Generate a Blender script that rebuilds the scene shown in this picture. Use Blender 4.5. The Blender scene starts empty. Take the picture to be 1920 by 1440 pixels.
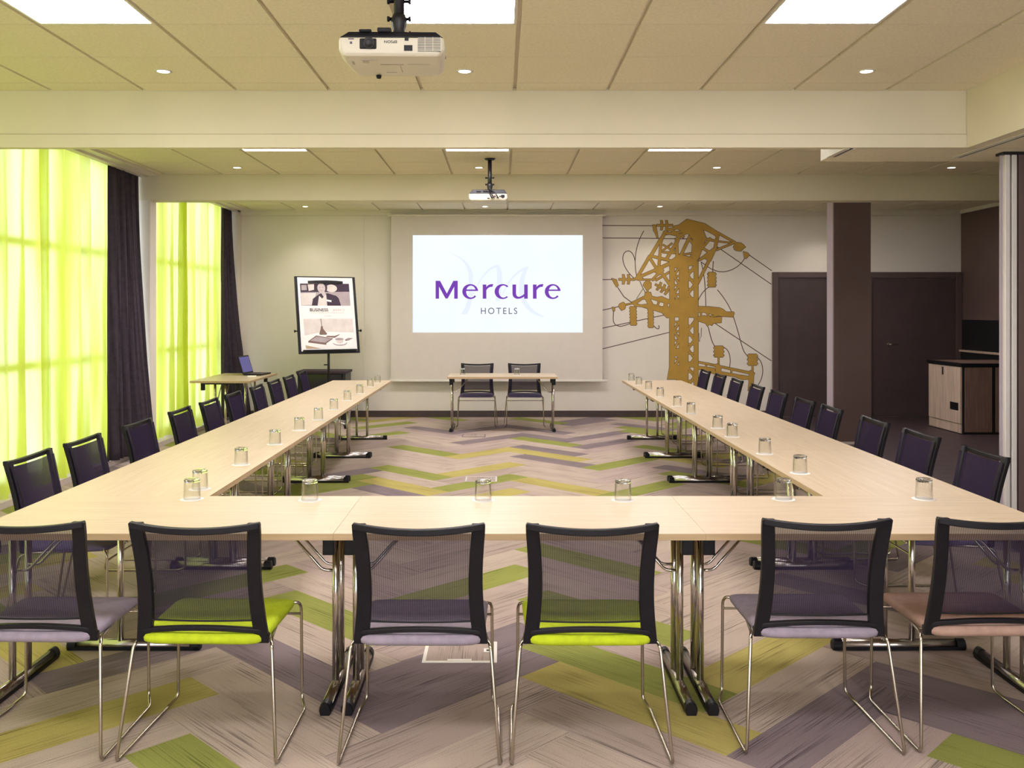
import bpy, math, random
from mathutils import Vector, Matrix
random.seed(11)
PI = math.pi
SC = bpy.context.scene
COL = SC.collection

# ------------------------------------------------------------------ materials
MATS = {}
def new_mat(name):
    m = bpy.data.materials.new(name); m.use_nodes = True
    nt = m.node_tree; nt.nodes.clear()
    out = nt.nodes.new('ShaderNodeOutputMaterial')
    MATS[name] = m
    return m, nt, out
def N(nt, t, **kw):
    n = nt.nodes.new(t)
    for k, v in kw.items():
        if hasattr(n, k): setattr(n, k, v)
    return n
def mat(name, col, rough=.6, metal=0., noise=.06, scale=8., spec=.4, bump=0., bscale=200., stretch=(1, 1, 1), coat=0.):
    """principled surface with a gentle procedural colour variation"""
    m, nt, out = new_mat(name)
    b = N(nt, 'ShaderNodeBsdfPrincipled')
    b.inputs['Roughness'].default_value = rough
    b.inputs['Metallic'].default_value = metal
    b.inputs['Specular IOR Level'].default_value = spec
    b.inputs['Coat Weight'].default_value = coat
    nt.links.new(b.outputs[0], out.inputs[0])
    tc = N(nt, 'ShaderNodeTexCoord'); mp = N(nt, 'ShaderNodeMapping')
    mp.inputs['Scale'].default_value = stretch
    nt.links.new(tc.outputs['Object'], mp.inputs[0])
    nz = N(nt, 'ShaderNodeTexNoise'); nz.inputs['Scale'].default_value = scale; nz.inputs['Detail'].default_value = 4
    nt.links.new(mp.outputs[0], nz.inputs['Vector'])
    rp = N(nt, 'ShaderNodeValToRGB')
    lo = tuple(max(0, c * (1 - noise * 1.6)) for c in col) + (1,); hi = tuple(min(1, c * (1 + noise * 1.6)) for c in col) + (1,)
    rp.color_ramp.elements[0].position = .3; rp.color_ramp.elements[1].position = .7
    rp.color_ramp.elements[0].color = lo; rp.color_ramp.elements[1].color = hi
    nt.links.new(nz.outputs[0], rp.inputs[0]); nt.links.new(rp.outputs[0], b.inputs['Base Color'])
    if bump:
        n2 = N(nt, 'ShaderNodeTexNoise'); n2.inputs['Scale'].default_value = bscale
        bp = N(nt, 'ShaderNodeBump'); bp.inputs['Strength'].default_value = bump; bp.inputs['Distance'].default_value = .002
        nt.links.new(tc.outputs['Object'], n2.inputs['Vector'])
        nt.links.new(n2.outputs[0], bp.inputs['Height']); nt.links.new(bp.outputs[0], b.inputs['Normal'])
    return m
def emit(name, col, strength):
    m, nt, out = new_mat(name)
    e = N(nt, 'ShaderNodeEmission'); e.inputs[0].default_value = tuple(col) + (1,); e.inputs[1].default_value = strength
    nt.links.new(e.outputs[0], out.inputs[0]); return m

mat('wall_paint', (.74, .685, .615), .8, noise=.015, scale=2)
mat('beam_paint', (.71, .655, .51), .8, noise=.015, scale=2)
mat('ceiling_tile', (.78, .715, .565), .9, noise=.04, scale=60, bump=.15, bscale=400)
mat('ceiling_grid', (.66, .60, .48), .6, noise=.02)
mat('white_trim', (.72, .68, .62), .5, noise=.02)
mat('lit_side_and_seal', (.42, .36, .42), .7, noise=.02)  # daylight on the column's side put into the colour; also colours the seal
mat('brown_paint', (.095, .062, .060), .55, noise=.04, scale=3)
mat('brown_panel', (.125, .081, .078), .5, noise=.04, scale=3)
mat('door_brown', (.068, .046, .047), .45, noise=.06, scale=4)
mat('baseboard_brown', (.06, .040, .038), .5)
mat('vinyl_dark', (.050, .031, .035), .5, noise=.35, scale=5, stretch=(1, 6, 1))
mat('chrome', (.66, .62, .58), .14, 1., noise=.02)
mat('chrome_dark', (.42, .385, .37), .2, 1., noise=.02)
mat('chrome_rod', (.48, .43, .37), .2, 1., noise=.02)
mat('black_plastic', (.007, .006, .009), .42, spec=.25, noise=.1, scale=30, bump=.1, bscale=900)
mat('black_metal', (.012, .011, .014), .4)
mat('fabric_lilac', (.285, .240, .300), .92, noise=.06, scale=40, bump=.25, bscale=1500)
mat('fabric_navy', (.155, .130, .265), .92, noise=.06, scale=40, bump=.25, bscale=1500)
mat('fabric_lime', (.44, .55, .012), .9, noise=.05, scale=40, bump=.25, bscale=1500)
mat('fabric_terracotta', (.37, .235, .19), .92, noise=.06, scale=40, bump=.25, bscale=1500)
mat('curtain_dark', (.048, .036, .052), .95, noise=.12, scale=20, bump=.2, bscale=600)
mat('curtain_blue', (.11, .125, .165), .95, noise=.1, scale=20)
mat('paper_white', (.90, .87, .86), .8, noise=.02)
mat('screen_fabric', (.66, .60, .545), .9, noise=.01)
mat('projector_white', (.66, .62, .50), .45, noise=.02)
mat('projector_grey', (.42, .37, .30), .5)
mat('lens_glass', (.02, .02, .03), .05)
mat('gold_paint', (.43, .255, .045), .7, noise=.05, scale=6)
mat('outline_brown', (.10, .062, .05), .7)
mat('pale_wood', (.56, .43, .35), .5, noise=.12, scale=6, stretch=(6, 6, .5))
mat('brown_wood', (.20, .125, .10), .45, noise=.12, scale=6, stretch=(6, 6, .5))
mat('alu', (.60, .56, .54), .35, .6, noise=.02)
mat('pale_profile', (.70, .66, .64), .4, noise=.02)
mat('purple_ink', (.17, .05, .36), .6)
mat('grey_ink', (.12, .09, .14), .6)
mat('print_mid', (.42, .35, .37), .8)
mat('print_dark', (.055, .036, .06), .8)
mat('print_pale', (.72, .65, .62), .8)
mat('print_skin', (.58, .50, .50), .8)
mat('print_wood', (.50, .36, .24), .8)
mat('print_brown', (.20, .125, .115), .8)
mat('laptop_screen', (.20, .19, .33), .2)
mat('ledge_stone', (.55, .48, .44), .6)
mat('green_cloth', (.22, .34, .04), .8)
mat('window_frame', (.80, .80, .78), .5)
emit('panel_glow', (1.0, .93, .945), 30.)
emit('lamp_glow', (1.0, .93, .80), 9.)
emit('laptop_glow', (.30, .27, .62), .45)

def wood_mat(name, c1, c2):
    m, nt, out = new_mat(name)
    b = N(nt, 'ShaderNodeBsdfPrincipled'); b.inputs['Roughness'].default_value = .38; b.inputs['Specular IOR Level'].default_value = .45
    nt.links.new(b.outputs[0], out.inputs[0])
    tc = N(nt, 'ShaderNodeTexCoord'); mp = N(nt, 'ShaderNodeMapping'); mp.inputs['Scale'].default_value = (1.2, 26, 26)
    oi = N(nt, 'ShaderNodeObjectInfo'); ad = N(nt, 'ShaderNodeVectorMath', operation='ADD')
    nt.links.new(tc.outputs['Object'], ad.inputs[0]); nt.links.new(oi.outputs['Random'], ad.inputs[1])
    nt.links.new(ad.outputs[0], mp.inputs[0])
    nz = N(nt, 'ShaderNodeTexNoise'); nz.inputs['Scale'].default_value = 2.2; nz.inputs['Detail'].default_value = 6; nz.inputs['Distortion'].default_value = .35
    nt.links.new(mp.outputs[0], nz.inputs['Vector'])
    rp = N(nt, 'ShaderNodeValToRGB'); rp.color_ramp.elements[0].position = .3; rp.color_ramp.elements[1].position = .72
    rp.color_ramp.elements[0].color = c1 + (1,); rp.color_ramp.elements[1].color = c2 + (1,)
    nt.links.new(nz.outputs[0], rp.inputs[0]); nt.links.new(rp.outputs[0], b.inputs['Base Color'])
    return m
wood_mat('maple', (.52, .41, .285), (.605, .50, .36))
wood_mat('maple_edge', (.44, .31, .17), (.52, .38, .22))

def carpet_mat(name, base, dark, amt=1.0):
    """one plank colour: tufted pile with dark drawn-out streaks along the plank (UV u runs along it)"""
    m, nt, out = new_mat(name)
    b = N(nt, 'ShaderNodeBsdfPrincipled'); b.inputs['Roughness'].default_value = .95; b.inputs['Specular IOR Level'].default_value = .1
    nt.links.new(b.outputs[0], out.inputs[0])
    uv = N(nt, 'ShaderNodeUVMap')
    mp = N(nt, 'ShaderNodeMapping'); mp.inputs['Scale'].default_value = (1.7, 135, 1)
    nt.links.new(uv.outputs[0], mp.inputs[0])
    nz = N(nt, 'ShaderNodeTexNoise'); nz.inputs['Scale'].default_value = 1.; nz.inputs['Detail'].default_value = 5; nz.inputs['Roughness'].default_value = .65
    nt.links.new(mp.outputs[0], nz.inputs['Vector'])
    mp2 = N(nt, 'ShaderNodeMapping'); mp2.inputs['Scale'].default_value = (2.2, 7, 1)
    nt.links.new(uv.outputs[0], mp2.inputs[0])
    n2 = N(nt, 'ShaderNodeTexNoise'); n2.inputs['Scale'].default_value = 1.; n2.inputs['Detail'].default_value = 3
    nt.links.new(mp2.outputs[0], n2.inputs['Vector'])
    n3 = N(nt, 'ShaderNodeTexNoise'); n3.inputs['Scale'].default_value = 260; n3.inputs['Detail'].default_value = 2
    nt.links.new(uv.outputs[0], n3.inputs['Vector'])
    r1 = N(nt, 'ShaderNodeValToRGB'); r1.color_ramp.elements[0].position = .50; r1.color_ramp.elements[1].position = .60
    nt.links.new(nz.outputs[0], r1.inputs[0])
    r2 = N(nt, 'ShaderNodeValToRGB'); r2.color_ramp.elements[0].position = .40; r2.color_ramp.elements[1].position = .62
    nt.links.new(n2.outputs[0], r2.inputs[0])
    mu = N(nt, 'ShaderNodeMath', operation='MULTIPLY'); nt.links.new(r1.outputs[0], mu.inputs[0]); nt.links.new(r2.outputs[0], mu.inputs[1])
    m2 = N(nt, 'ShaderNodeMath', operation='MULTIPLY'); m2.inputs[1].default_value = .72 * amt; nt.links.new(mu.outputs[0], m2.inputs[0])
    mx = N(nt, 'ShaderNodeMix', data_type='RGBA'); mx.inputs['A'].default_value = base + (1,); mx.inputs['B'].default_value = dark + (1,)
    nt.links.new(m2.outputs[0], mx.inputs['Factor'])
    r3 = N(nt, 'ShaderNodeMapRange'); r3.inputs['To Min'].default_value = .62; r3.inputs['To Max'].default_value = 1.38
    nt.links.new(n3.outputs[0], r3.inputs['Value'])
    vm = N(nt, 'ShaderNodeVectorMath', operation='SCALE'); nt.links.new(mx.outputs['Result'], vm.inputs[0]); nt.links.new(r3.outputs[0], vm.inputs['Scale'])
    nt.links.new(vm.outputs[0], b.inputs['Base Color'])
    bp = N(nt, 'ShaderNodeBump'); bp.inputs['Strength'].default_value = .4; bp.inputs['Distance'].default_value = .003
    nt.links.new(n3.outputs[0], bp.inputs['Height']); nt.links.new(bp.outputs[0], b.inputs['Normal'])
    return m
CARPET = ['carpet_sand', 'carpet_taupe', 'carpet_rose', 'carpet_slate', 'carpet_green', 'carpet_ochre']
carpet_mat('carpet_sand', (.43, .35, .295), (.12, .09, .085), 1.1)
carpet_mat('carpet_taupe', (.37, .295, .26), (.10, .075, .075), 1.2)
carpet_mat('carpet_rose', (.40, .315, .285), (.11, .08, .08), 1.1)
carpet_mat('carpet_slate', (.215, .17, .18), (.065, .05, .06), 1.25)
carpet_mat('carpet_green', (.245, .262, .068), (.085, .10, .02), 1.15)
carpet_mat('carpet_ochre', (.40, .34, .11), (.14, .10, .035), 1.15)

def sheer_mat():
    m, nt, out = new_mat('sheer_lime')
    tc = N(nt, 'ShaderNodeTexCoord'); nz = N(nt, 'ShaderNodeTexNoise'); nz.inputs['Scale'].default_value = 5; nz.inputs['Detail'].default_value = 3
    mp = N(nt, 'ShaderNodeMapping'); mp.inputs['Scale'].default_value = (1, 1, .09); nt.links.new(tc.outputs['Object'], mp.inputs[0]); nt.links.new(mp.outputs[0], nz.inputs['Vector'])
    tl = N(nt, 'ShaderNodeBsdfTranslucent'); tl.inputs[0].default_value = (.78, .85, .13, 1)
    df = N(nt, 'ShaderNodeBsdfDiffuse'); df.inputs[0].default_value = (.62, .70, .10, 1)
    tr = N(nt, 'ShaderNodeBsdfRefraction'); tr.inputs[0].default_value = (1., 1., .72, 1); tr.inputs['IOR'].default_value = 1.2; tr.inputs['Roughness'].default_value = .62
    m1 = N(nt, 'ShaderNodeMixShader'); m1.inputs[0].default_value = .25
    nt.links.new(tl.outputs[0], m1.inputs[1]); nt.links.new(df.outputs[0], m1.inputs[2])
    mr = N(nt, 'ShaderNodeMapRange'); mr.inputs['From Min'].default_value = .3; mr.inputs['From Max'].default_value = .7
    mr.inputs['To Min'].default_value = .02; mr.inputs['To Max'].default_value = .42
    nt.links.new(nz.outputs[0], mr.inputs['Value'])
    m2 = N(nt, 'ShaderNodeMixShader'); nt.links.new(mr.outputs[0], m2.inputs[0])
    nt.links.new(m1.outputs[0], m2.inputs[1]); nt.links.new(tr.outputs[0], m2.inputs[2])
    nt.links.new(m2.outputs[0], out.inputs[0]); return m
sheer_mat()
def net_mat():
    """chair-back netting: a dark knit of finite thickness, so its holes close up when seen along the surface"""
    m, nt, out = new_mat('back_netting')
    tc = N(nt, 'ShaderNodeTexCoord'); wv = N(nt, 'ShaderNodeTexWave', wave_type='BANDS', bands_direction='X')
    wv.inputs['Scale'].default_value = 40
    nt.links.new(tc.outputs['Object'], wv.inputs['Vector'])
    mr = N(nt, 'ShaderNodeMapRange'); mr.inputs['To Min'].default_value = .66; mr.inputs['To Max'].default_value = .79
    nt.links.new(wv.outputs['Fac'], mr.inputs['Value'])
    lw = N(nt, 'ShaderNodeLayerWeight'); lw.inputs['Blend'].default_value = .5
    m2 = N(nt, 'ShaderNodeMapRange'); m2.inputs['From Min'].default_value = .18; m2.inputs['From Max'].default_value = .62; m2.inputs['To Max'].default_value = .30
    nt.links.new(lw.outputs['Facing'], m2.inputs['Value'])
    ad = N(nt, 'ShaderNodeMath', operation='ADD', use_clamp=True); nt.links.new(mr.outputs[0], ad.inputs[0]); nt.links.new(m2.outputs[0], ad.inputs[1])
    df = N(nt, 'ShaderNodeBsdfDiffuse'); df.inputs[0].default_value = (.029, .021, .042, 1)
    tr = N(nt, 'ShaderNodeBsdfTransparent')
    mx = N(nt, 'ShaderNodeMixShader'); nt.links.new(ad.outputs[0], mx.inputs[0]); nt.links.new(tr.outputs[0], mx.inputs[1]); nt.links.new(df.outputs[0], mx.inputs[2])
    nt.links.new(mx.outputs[0], out.inputs[0]); return m
net_mat()
def pane_mat():
    m, nt, out = new_mat('window_glass')
    tr = N(nt, 'ShaderNodeBsdfTransparent'); tr.inputs[0].default_value = (.94, .97, .96, 1)
    gl = N(nt, 'ShaderNodeBsdfGlossy'); gl.inputs['Roughness'].default_value = .02
    mx = N(nt, 'ShaderNodeMixShader'); mx.inputs[0].default_value = .06
    nt.links.new(tr.outputs[0], mx.inputs[1]); nt.links.new(gl.outputs[0], mx.inputs[2]); nt.links.new(mx.outputs[0], out.inputs[0])
pane_mat()
def glass_mat():
    m, nt, out = new_mat('tumbler_base')
    b = N(nt, 'ShaderNodeBsdfGlass'); b.inputs['IOR'].default_value = 1.46; b.inputs['Roughness'].default_value = 0
    nt.links.new(b.outputs[0], out.inputs[0])
    # thin blown wall: clear, mirroring more and more towards the rim of its outline
    m, nt, out = new_mat('tumbler_wall')
    fw = N(nt, 'ShaderNodeLayerWeight'); fw.inputs['Blend'].default_value = .5
    pw = N(nt, 'ShaderNodeMath', operation='POWER'); pw.inputs[1].default_value = 2.2; nt.links.new(fw.outputs['Facing'], pw.inputs[0])
    lw = N(nt, 'ShaderNodeMapRange'); lw.inputs['To Min'].default_value = .035; lw.inputs['To Max'].default_value = .95; nt.links.new(pw.outputs[0], lw.inputs['Value'])
    tr = N(nt, 'ShaderNodeBsdfTransparent'); tr.inputs[0].default_value = (.97, .97, .96, 1)
    gl = N(nt, 'ShaderNodeBsdfGlossy'); gl.inputs['Roughness'].default_value = .03
    mx = N(nt, 'ShaderNodeMixShader'); nt.links.new(lw.outputs[0], mx.inputs[0]); nt.links.new(tr.outputs[0], mx.inputs[1]); nt.links.new(gl.outputs[0], mx.inputs[2])
    nt.links.new(mx.outputs[0], out.inputs[0])
glass_mat()
def image_mat():
    """the projected picture: soft bluish white light"""
    m, nt, out = new_mat('projected_light')
    tc = N(nt, 'ShaderNodeTexCoord'); nz = N(nt, 'ShaderNodeTexNoise'); nz.inputs['Scale'].default_value = .9
    nt.links.new(tc.outputs['Object'], nz.inputs['Vector'])
    rp = N(nt, 'ShaderNodeValToRGB'); rp.color_ramp.elements[0].color = (.80, .88, 1., 1); rp.color_ramp.elements[1].color = (.92, .96, 1, 1)
    nt.links.new(nz.outputs[0], rp.inputs[0])
    e = N(nt, 'ShaderNodeEmission'); e.inputs[1].default_value = 1.0
    nt.links.new(rp.outputs[0], e.inputs[0]); nt.links.new(e.outputs[0], out.inputs[0])
image_mat()
emit('ink_glow_purple', (.185, .055, .42), 1.)
emit('ink_glow_grey', (.13, .10, .17), 1.)
emit('ink_glow_pale', (.76, .82, .96), 1.)

# ------------------------------------------------------------------ mesh helper
class MB:
    def __init__(s): s.v = []; s.f = []; s.m = []; s.mats = []; s.sm = []; s.uv = {}
    def mi(s, m):
        if m not in s.mats: s.mats.append(m)
        return s.mats.index(m)
    def face(s, idx, m, smooth=False, uv=None):
        if uv: s.uv[len(s.f)] = uv
        s.f.append(idx); s.m.append(s.mi(m)); s.sm.append(smooth)
    def poly(s, pts, m, uv=None):
        b = len(s.v); s.v += [tuple(p) for p in pts]; s.face(list(range(b, b + len(pts))), m, uv=uv)
    def box(s, lo, hi, m, faces='xXyYzZ'):
        x0, y0, z0 = lo; x1, y1, z1 = hi; b = len(s.v)
        s.v += [(x0, y0, z0), (x1, y0, z0), (x1, y1, z0), (x0, y1, z0), (x0, y0, z1), (x1, y0, z1), (x1, y1, z1), (x0, y1, z1)]
        F = {'z': (0, 3, 2, 1), 'Z': (4, 5, 6, 7), 'y': (0, 1, 5, 4), 'Y': (2, 3, 7, 6), 'x': (3, 0, 4, 7), 'X': (1, 2, 6, 5)}
        for k in faces: s.face([b + i for i in F[k]], m)
    def ring_loft(s, rings, m, smooth=True, caps=True, close=True):
        b = len(s.v); n = len(rings[0])
        for r in rings: s.v += [tuple(p) for p in r]
        for i in range(len(rings) - 1):
            for j in range(n if close else n - 1):
                k = (j + 1) % n
                s.face([b + i * n + j, b + i * n + k, b + (i + 1) * n + k, b + (i + 1) * n + j], m, smooth)
        if caps:
            s.face([b + j for j in range(n)][::-1], m)
            s.face([b + (len(rings) - 1) * n + j for j in range(n)], m)
    def tube(s, pts, r, m, n=8, caps=True):
        pts = [Vector(p) for p in pts]; rr = r if isinstance(r, (list, tuple)) else [r] * len(pts)
        t0 = (pts[1] - pts[0]).normalized(); up = Vector((0, 0, 1)) if abs(t0.z) < .9 else Vector((1, 0, 0))
        a = t0.cross(up).normalized(); rings = []
        for i, p in enumerate(pts):
            if i == 0: t = t0
            elif i == len(pts) - 1: t = (pts[i] - pts[i - 1]).normalized()
            else: t = ((pts[i] - pts[i - 1]).normalized() + (pts[i + 1] - pts[i]).normalized()).normalized()
            a = (a - t * a.dot(t)).normalized(); c = t.cross(a)
            rings.append([p + (a * math.cos(2 * PI * k / n) + c * math.sin(2 * PI * k / n)) * rr[i] for k in range(n)])
        s.ring_loft(rings, m, True, caps)
    def lathe(s, prof, m, n=24, c=(0, 0, 0), close_ends=True):
        rings = [[(c[0] + r * math.cos(2 * PI * k / n), c[1] + r * math.sin(2 * PI * k / n), c[2] + z) for k in range(n)] for r, z in prof]
        s.ring_loft(rings, m, True, close_ends)
    def cyl(s, c, r, z0, z1, m, n=20): s.lathe([(r, z0), (r, z1)], m, n, (c[0], c[1], 0))
    def grid(s, P, m, smooth=True, uv=None):
        b = len(s.v); nr = len(P); nc = len(P[0])
        for r in P: s.v += [tuple(p) for p in r]
        for i in range(nr - 1):
            for j in range(nc - 1): s.face([b + i * nc + j, b + i * nc + j + 1, b + (i + 1) * nc + j + 1, b + (i + 1) * nc + j], m, smooth)
    def mesh(s, name):
        me = bpy.data.meshes.new(name); me.from_pydata(s.v, [], s.f)
        for m in s.mats: me.materials.append(MATS[m])
        me.polygons.foreach_set('material_index', s.m); me.polygons.foreach_set('use_smooth', s.sm)
        if s.uv:
            ul = me.uv_layers.new(name='UVMap')
            for fi, uvs in s.uv.items():
                p = me.polygons[fi]
                for k, li in enumerate(p.loop_indices): ul.data[li].uv = uvs[k]
        me.update(); return me
    def build(s, name, parent=None, loc=(0, 0, 0), rz=0, bevel=0, seg=2, label=None):
        o = bpy.data.objects.new(name, s.mesh(name)); COL.objects.link(o)
        o.location = loc; o.rotation_euler = (0, 0, rz)
        if parent: o.parent = parent
        if bevel:
            md = o.modifiers.new('bevel', 'BEVEL'); md.width = bevel; md.segments = seg; md.limit_method = 'ANGLE'; md.angle_limit = .6
        if label: o['label'] = label
        return o

def smooth_path(pts, rad=.03, n=4):
    """round the corners of a bent rod"""
    pts = [Vector(p) for p in pts]; out = [pts[0]]
    for i in range(1, len(pts) - 1):
        p = pts[i]; a = pts[i - 1] - p; b = pts[i + 1] - p
        r = min(rad, a.length * .45, b.length * .45)
        p0 = p + a.normalized() * r; p1 = p + b.normalized() * r
        for k in range(n + 1):
            t = k / n; out.append(p0 * (1 - t) ** 2 + p * 2 * t * (1 - t) + p1 * t * t)
    out.append(pts[-1]); return out
def tag(o, label, cat, group=None, kind=None):
    o['label'] = label; o['category'] = cat
    if group: o['group'] = group
    if kind: o['kind'] = kind
    return o
def empty(name, loc=(0, 0, 0), rz=0, rot=None):
    o = bpy.data.objects.new(name, None); COL.objects.link(o); o.location = loc; o.rotation_euler = rot or (0, 0, rz)
    o.empty_display_size = .1; return o
def struct(o, label, cat): return tag(o, label, cat, kind='structure')
def dup(root, loc, rz, label, group=None):
    r = root.copy(); COL.objects.link(r); r.location = loc; r.rotation_euler = (0, 0, rz)
    r['label'] = label
    if group: r['group'] = group
    for ch in list(root.children):
        c = ch.copy(); COL.objects.link(c); c.parent = r
        for g in list(ch.children):
            d = g.copy(); COL.objects.link(d); d.parent = c
    return r
ORD = ['first', 'second', 'third', 'fourth', 'fifth', 'sixth', 'seventh', 'eighth', 'ninth', 'tenth', 'eleventh']

# ------------------------------------------------------------------ dimensions
EYE = 1.593
CEIL = 3.098
YB = 13.93            # back wall
XL = -4.22            # window wall
YR = -4.0             # wall behind the camera
B1, B1H = 6.34, 2.708 # first cross beam: front face, underside
B2, B2H = 10.23, 2.813

# ------------------------------------------------------------------ floor: herringbone carpet planks
W = .254; L4 = 4; A = .70710678
U0, V0 = -3.05, 3.17   # one plank corner, in the 45 degree frame
SPOTS = [('G', .56, 4.12), ('Y', .56, 3.76), ('G', -.98, 4.89), ('G', -1.36, 5.63), ('D', -.91, 4.16), ('D', -.46, 4.03), ('D', -1.91, 4.09), ('D', -1.71, 4.32), ('Y', -1.65, 3.58), ('G', -1.15, 3.33), ('Y', -2.21, 4.25), ('Y', 1.24, 4.32), ('D', 1.59, 4.03), ('D', 1.11, 3.5), ('D', 1.75, 3.48), ('G', 1.59, 3.29), ('G', .58, 5.9), ('G', -.22, 5.52), ('G', .27, 5.16), ('G', .84, 4.71),
 ('G', -.98, 10.7), ('G', .46, 11.5), ('G', 1.18, 9.53), ('G', -1.01, 9.24), ('G', -1.67, 12.95), ('G', -1.52, 11.9), ('G', 1.74, 12.37), ('G', 1.66, 11.0), ('G', 1.3, 8.3), ('G', -.36, 8.45), ('G', .37, 13.59), ('G', -.64, 13.65), ('Y', -.29, 10.19), ('Y', .49, 10.42), ('Y', -.27, 9.43), ('Y', .57, 8.53), ('Y', -.96, 8.45), ('Y', -1.72, 13.46), ('Y', .06, 8.18), ('D', -.33, 11.31), ('D', .48, 9.97), ('D', 1.18, 11.7), ('D', 1.13, 10.87), ('D', -1.11, 12.6), ('D', 1.16, 13.14), ('D', -.32, 12.6), ('D', -1.06, 8.3), ('D', -1.49, 9.24), ('G', -2.32, 9.27), ('G', -1.83, 8.35), ('G', -1.59, 8.45), ('G', 1.71, 9.21), ('Y', 2.07, 9.76)]
def plank_at(x, y):
    u = (x - y) * A; v = (x + y) * A
    i = math.floor((u - U0) / W); j = math.floor((v - V0) / W); m = (i + j) % (2 * L4)
    if m < L4: return ('h', i - m, j)
    return ('v', i, j - (m - L4))
PC = {plank_at(x, y): {'G': 4, 'Y': 5, 'D': 3}[c] for c, x, y in SPOTS}
CX1 = 3.42
def clip(poly, ax, lim, sgn):
    out = []
    for k in range(len(poly)):
        p, q = poly[k], poly[(k + 1) % len(poly)]
        dp = (p[ax] - lim) * sgn; dq = (q[ax] - lim) * sgn
        if dp <= 0: out.append(p)
        if dp * dq < 0:
            t = dp / (dp - dq); out.append(tuple(p[n] + (q[n] - p[n]) * t for n in range(4)))
    return out
fl = MB(); seen = set(); rnd = random.Random(5)
step = W * .7
for a in range(int((CX1 - XL + 1) / step)):
    for b in range(int((YB - YR + 1) / step)):
        k = plank_at(XL + a * step, YR + b * step)
        if k in seen: continue
        seen.add(k)
        _, i, j = k
        du, dv = (L4, 1) if k[0] == 'h' else (1, L4)
        q = []
        ou, ov = rnd.random() * 50, rnd.random() * 50
        for (s, t) in ((0, 0), (du, 0), (du, dv), (0, dv)):
            u = U0 + (i + s) * W; v = V0 + (j + t) * W
            al, ac = (s, t) if k[0] == 'h' else (t, s)
            q.append(((u + v) * A, (v - u) * A, ou + al * W, ov + ac * W))
        for ax, lim, sg in ((0, XL, -1), (0, CX1, 1), (1, YR, -1), (1, YB, 1)):
            if q: q = clip(q, ax, lim, sg)
        if len(q) < 3: continue
        cx = sum(p[0] for p in q) / len(q); cy = sum(p[1] for p in q) / len(q)
        if k in PC: c = PC[k]
        else:
            hid = abs(cx) > 1.9 and cy > 4.6
            r = rnd.random()
            if hid: c = 4 if r < .12 else 5 if r < .22 else 3 if r < .38 else rnd.choice((0, 0, 1, 2))
            else: c = 3 if r < .05 else rnd.choice((0, 0, 0, 1, 2, 2))
        fl.poly([(p[0], p[1], 0) for p in q], CARPET[c], uv=[(p[2], p[3]) for p in q])
struct(fl.build('floor'), 'beige herringbone carpet with green, ochre and slate planks', 'floor')
m = MB(); m.box((CX1, YR, -.05), (8, YB, 0), 'vinyl_dark', 'Z')
struct(m.build('floor_service'), 'dark brown vinyl floor beside the folding partition', 'floor')

# ------------------------------------------------------------------ shell
m = MB(); m.box((XL - .1, YB, 0), (8, YB + .1, 3.4), 'wall_paint')
struct(m.build('wall_back'), 'cream end wall behind the projection screen', 'wall')
RW = (-3.6, 4.6, .25, 2.85)  # unseen glazed opening, added to let fill light into the room
m = MB(); m.box((XL - .1, YR - .1, 0), (RW[0], YR, 3.4), 'wall_paint'); m.box((RW[1], YR - .1, 0), (8, YR, 3.4), 'wall_paint')
m.box((RW[0], YR - .1, 0), (RW[1], YR, RW[2]), 'wall_paint'); m.box((RW[0], YR - .1, RW[3]), (RW[1], YR, 3.4), 'wall_paint')
struct(m.build('wall_rear'), 'cream wall behind the viewpoint with an opening added for fill light', 'wall')
m = MB()
for k in range(6):
    xx = RW[0] + (RW[1] - RW[0]) * k / 5; m.box((max(RW[0], xx - .04), YR - .08, RW[2]), (min(RW[1], xx + .04), YR - .02, RW[3]), 'window_frame')
m.box((RW[0], YR - .079, RW[2]), (RW[1], YR - .021, RW[2] + .07), 'window_frame'); m.box((RW[0], YR - .079, RW[3] - .07), (RW[1], YR - .021, RW[3]), 'window_frame')
o = struct(m.build('window_3'), 'unseen framed opening added behind the viewpoint to admit fill light', 'window')
g = MB(); g.box((RW[0] + .05, YR - .054, RW[2] + .05), (RW[1] - .05, YR - .048, RW[3] - .05), 'window_glass'); g.build('pane', o)
W1 = (1.5, 10.237); W2 = (10.46, 13.72); ZS, ZH = .06, 3.30
m = MB()
m.box((XL - .1, YR, 0), (XL, W1[0], 3.4), 'wall_paint')
for a, b in (W1, W2):
    m.box((XL - .1, a, 0), (XL, b, ZS), 'wall_paint'); m.box((XL - .1, a, ZH), (XL, b, 3.4), 'wall_paint')
m.box((XL - .1, W1[1], 0), (-3.875, W2[0] - .04, 3.4), 'wall_paint')
m.box((XL - .1, W2[1], 0), (-3.90, YB, 3.4), 'wall_paint')
struct(m.build('wall_left'), 'cream window wall with a pier between the two curtained openings', 'wall')
for n, (a, b) in enumerate((W1, W2)):
    w = MB(); x0, x1 = XL - .09, XL - .03
    w.box((x0, a, ZS), (x1, b, ZS + .08), 'window_frame'); w.box((x0, a, ZH - .08), (x1, b, ZH), 'window_frame')
    k = max(2, round((b - a) / 1.30)); st = (b - a) / k
    for q in range(k + 1):
        yy = a + q * st; w.box((x0 + .001, max(a, yy - .05), ZS + .08), (x1 - .001, min(b, yy + .05), ZH - .08), 'window_frame')
    for zz in (1.10, 2.20): w.box((x0 + .002, a, zz - .035), (x1 - .002, b, zz + .035), 'window_frame')
    o = struct(w.build('window_%d' % (n + 1)), ['tall grey framed window behind the nearer lime sheers', 'tall grey framed window behind the farther lime sheers'][n], 'window')
    g = MB(); g.box((x0 + .025, a + .05, ZS + .05), (x0 + .031, b - .05, ZH - .05), 'window_glass'); g.build('pane', o)
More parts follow.
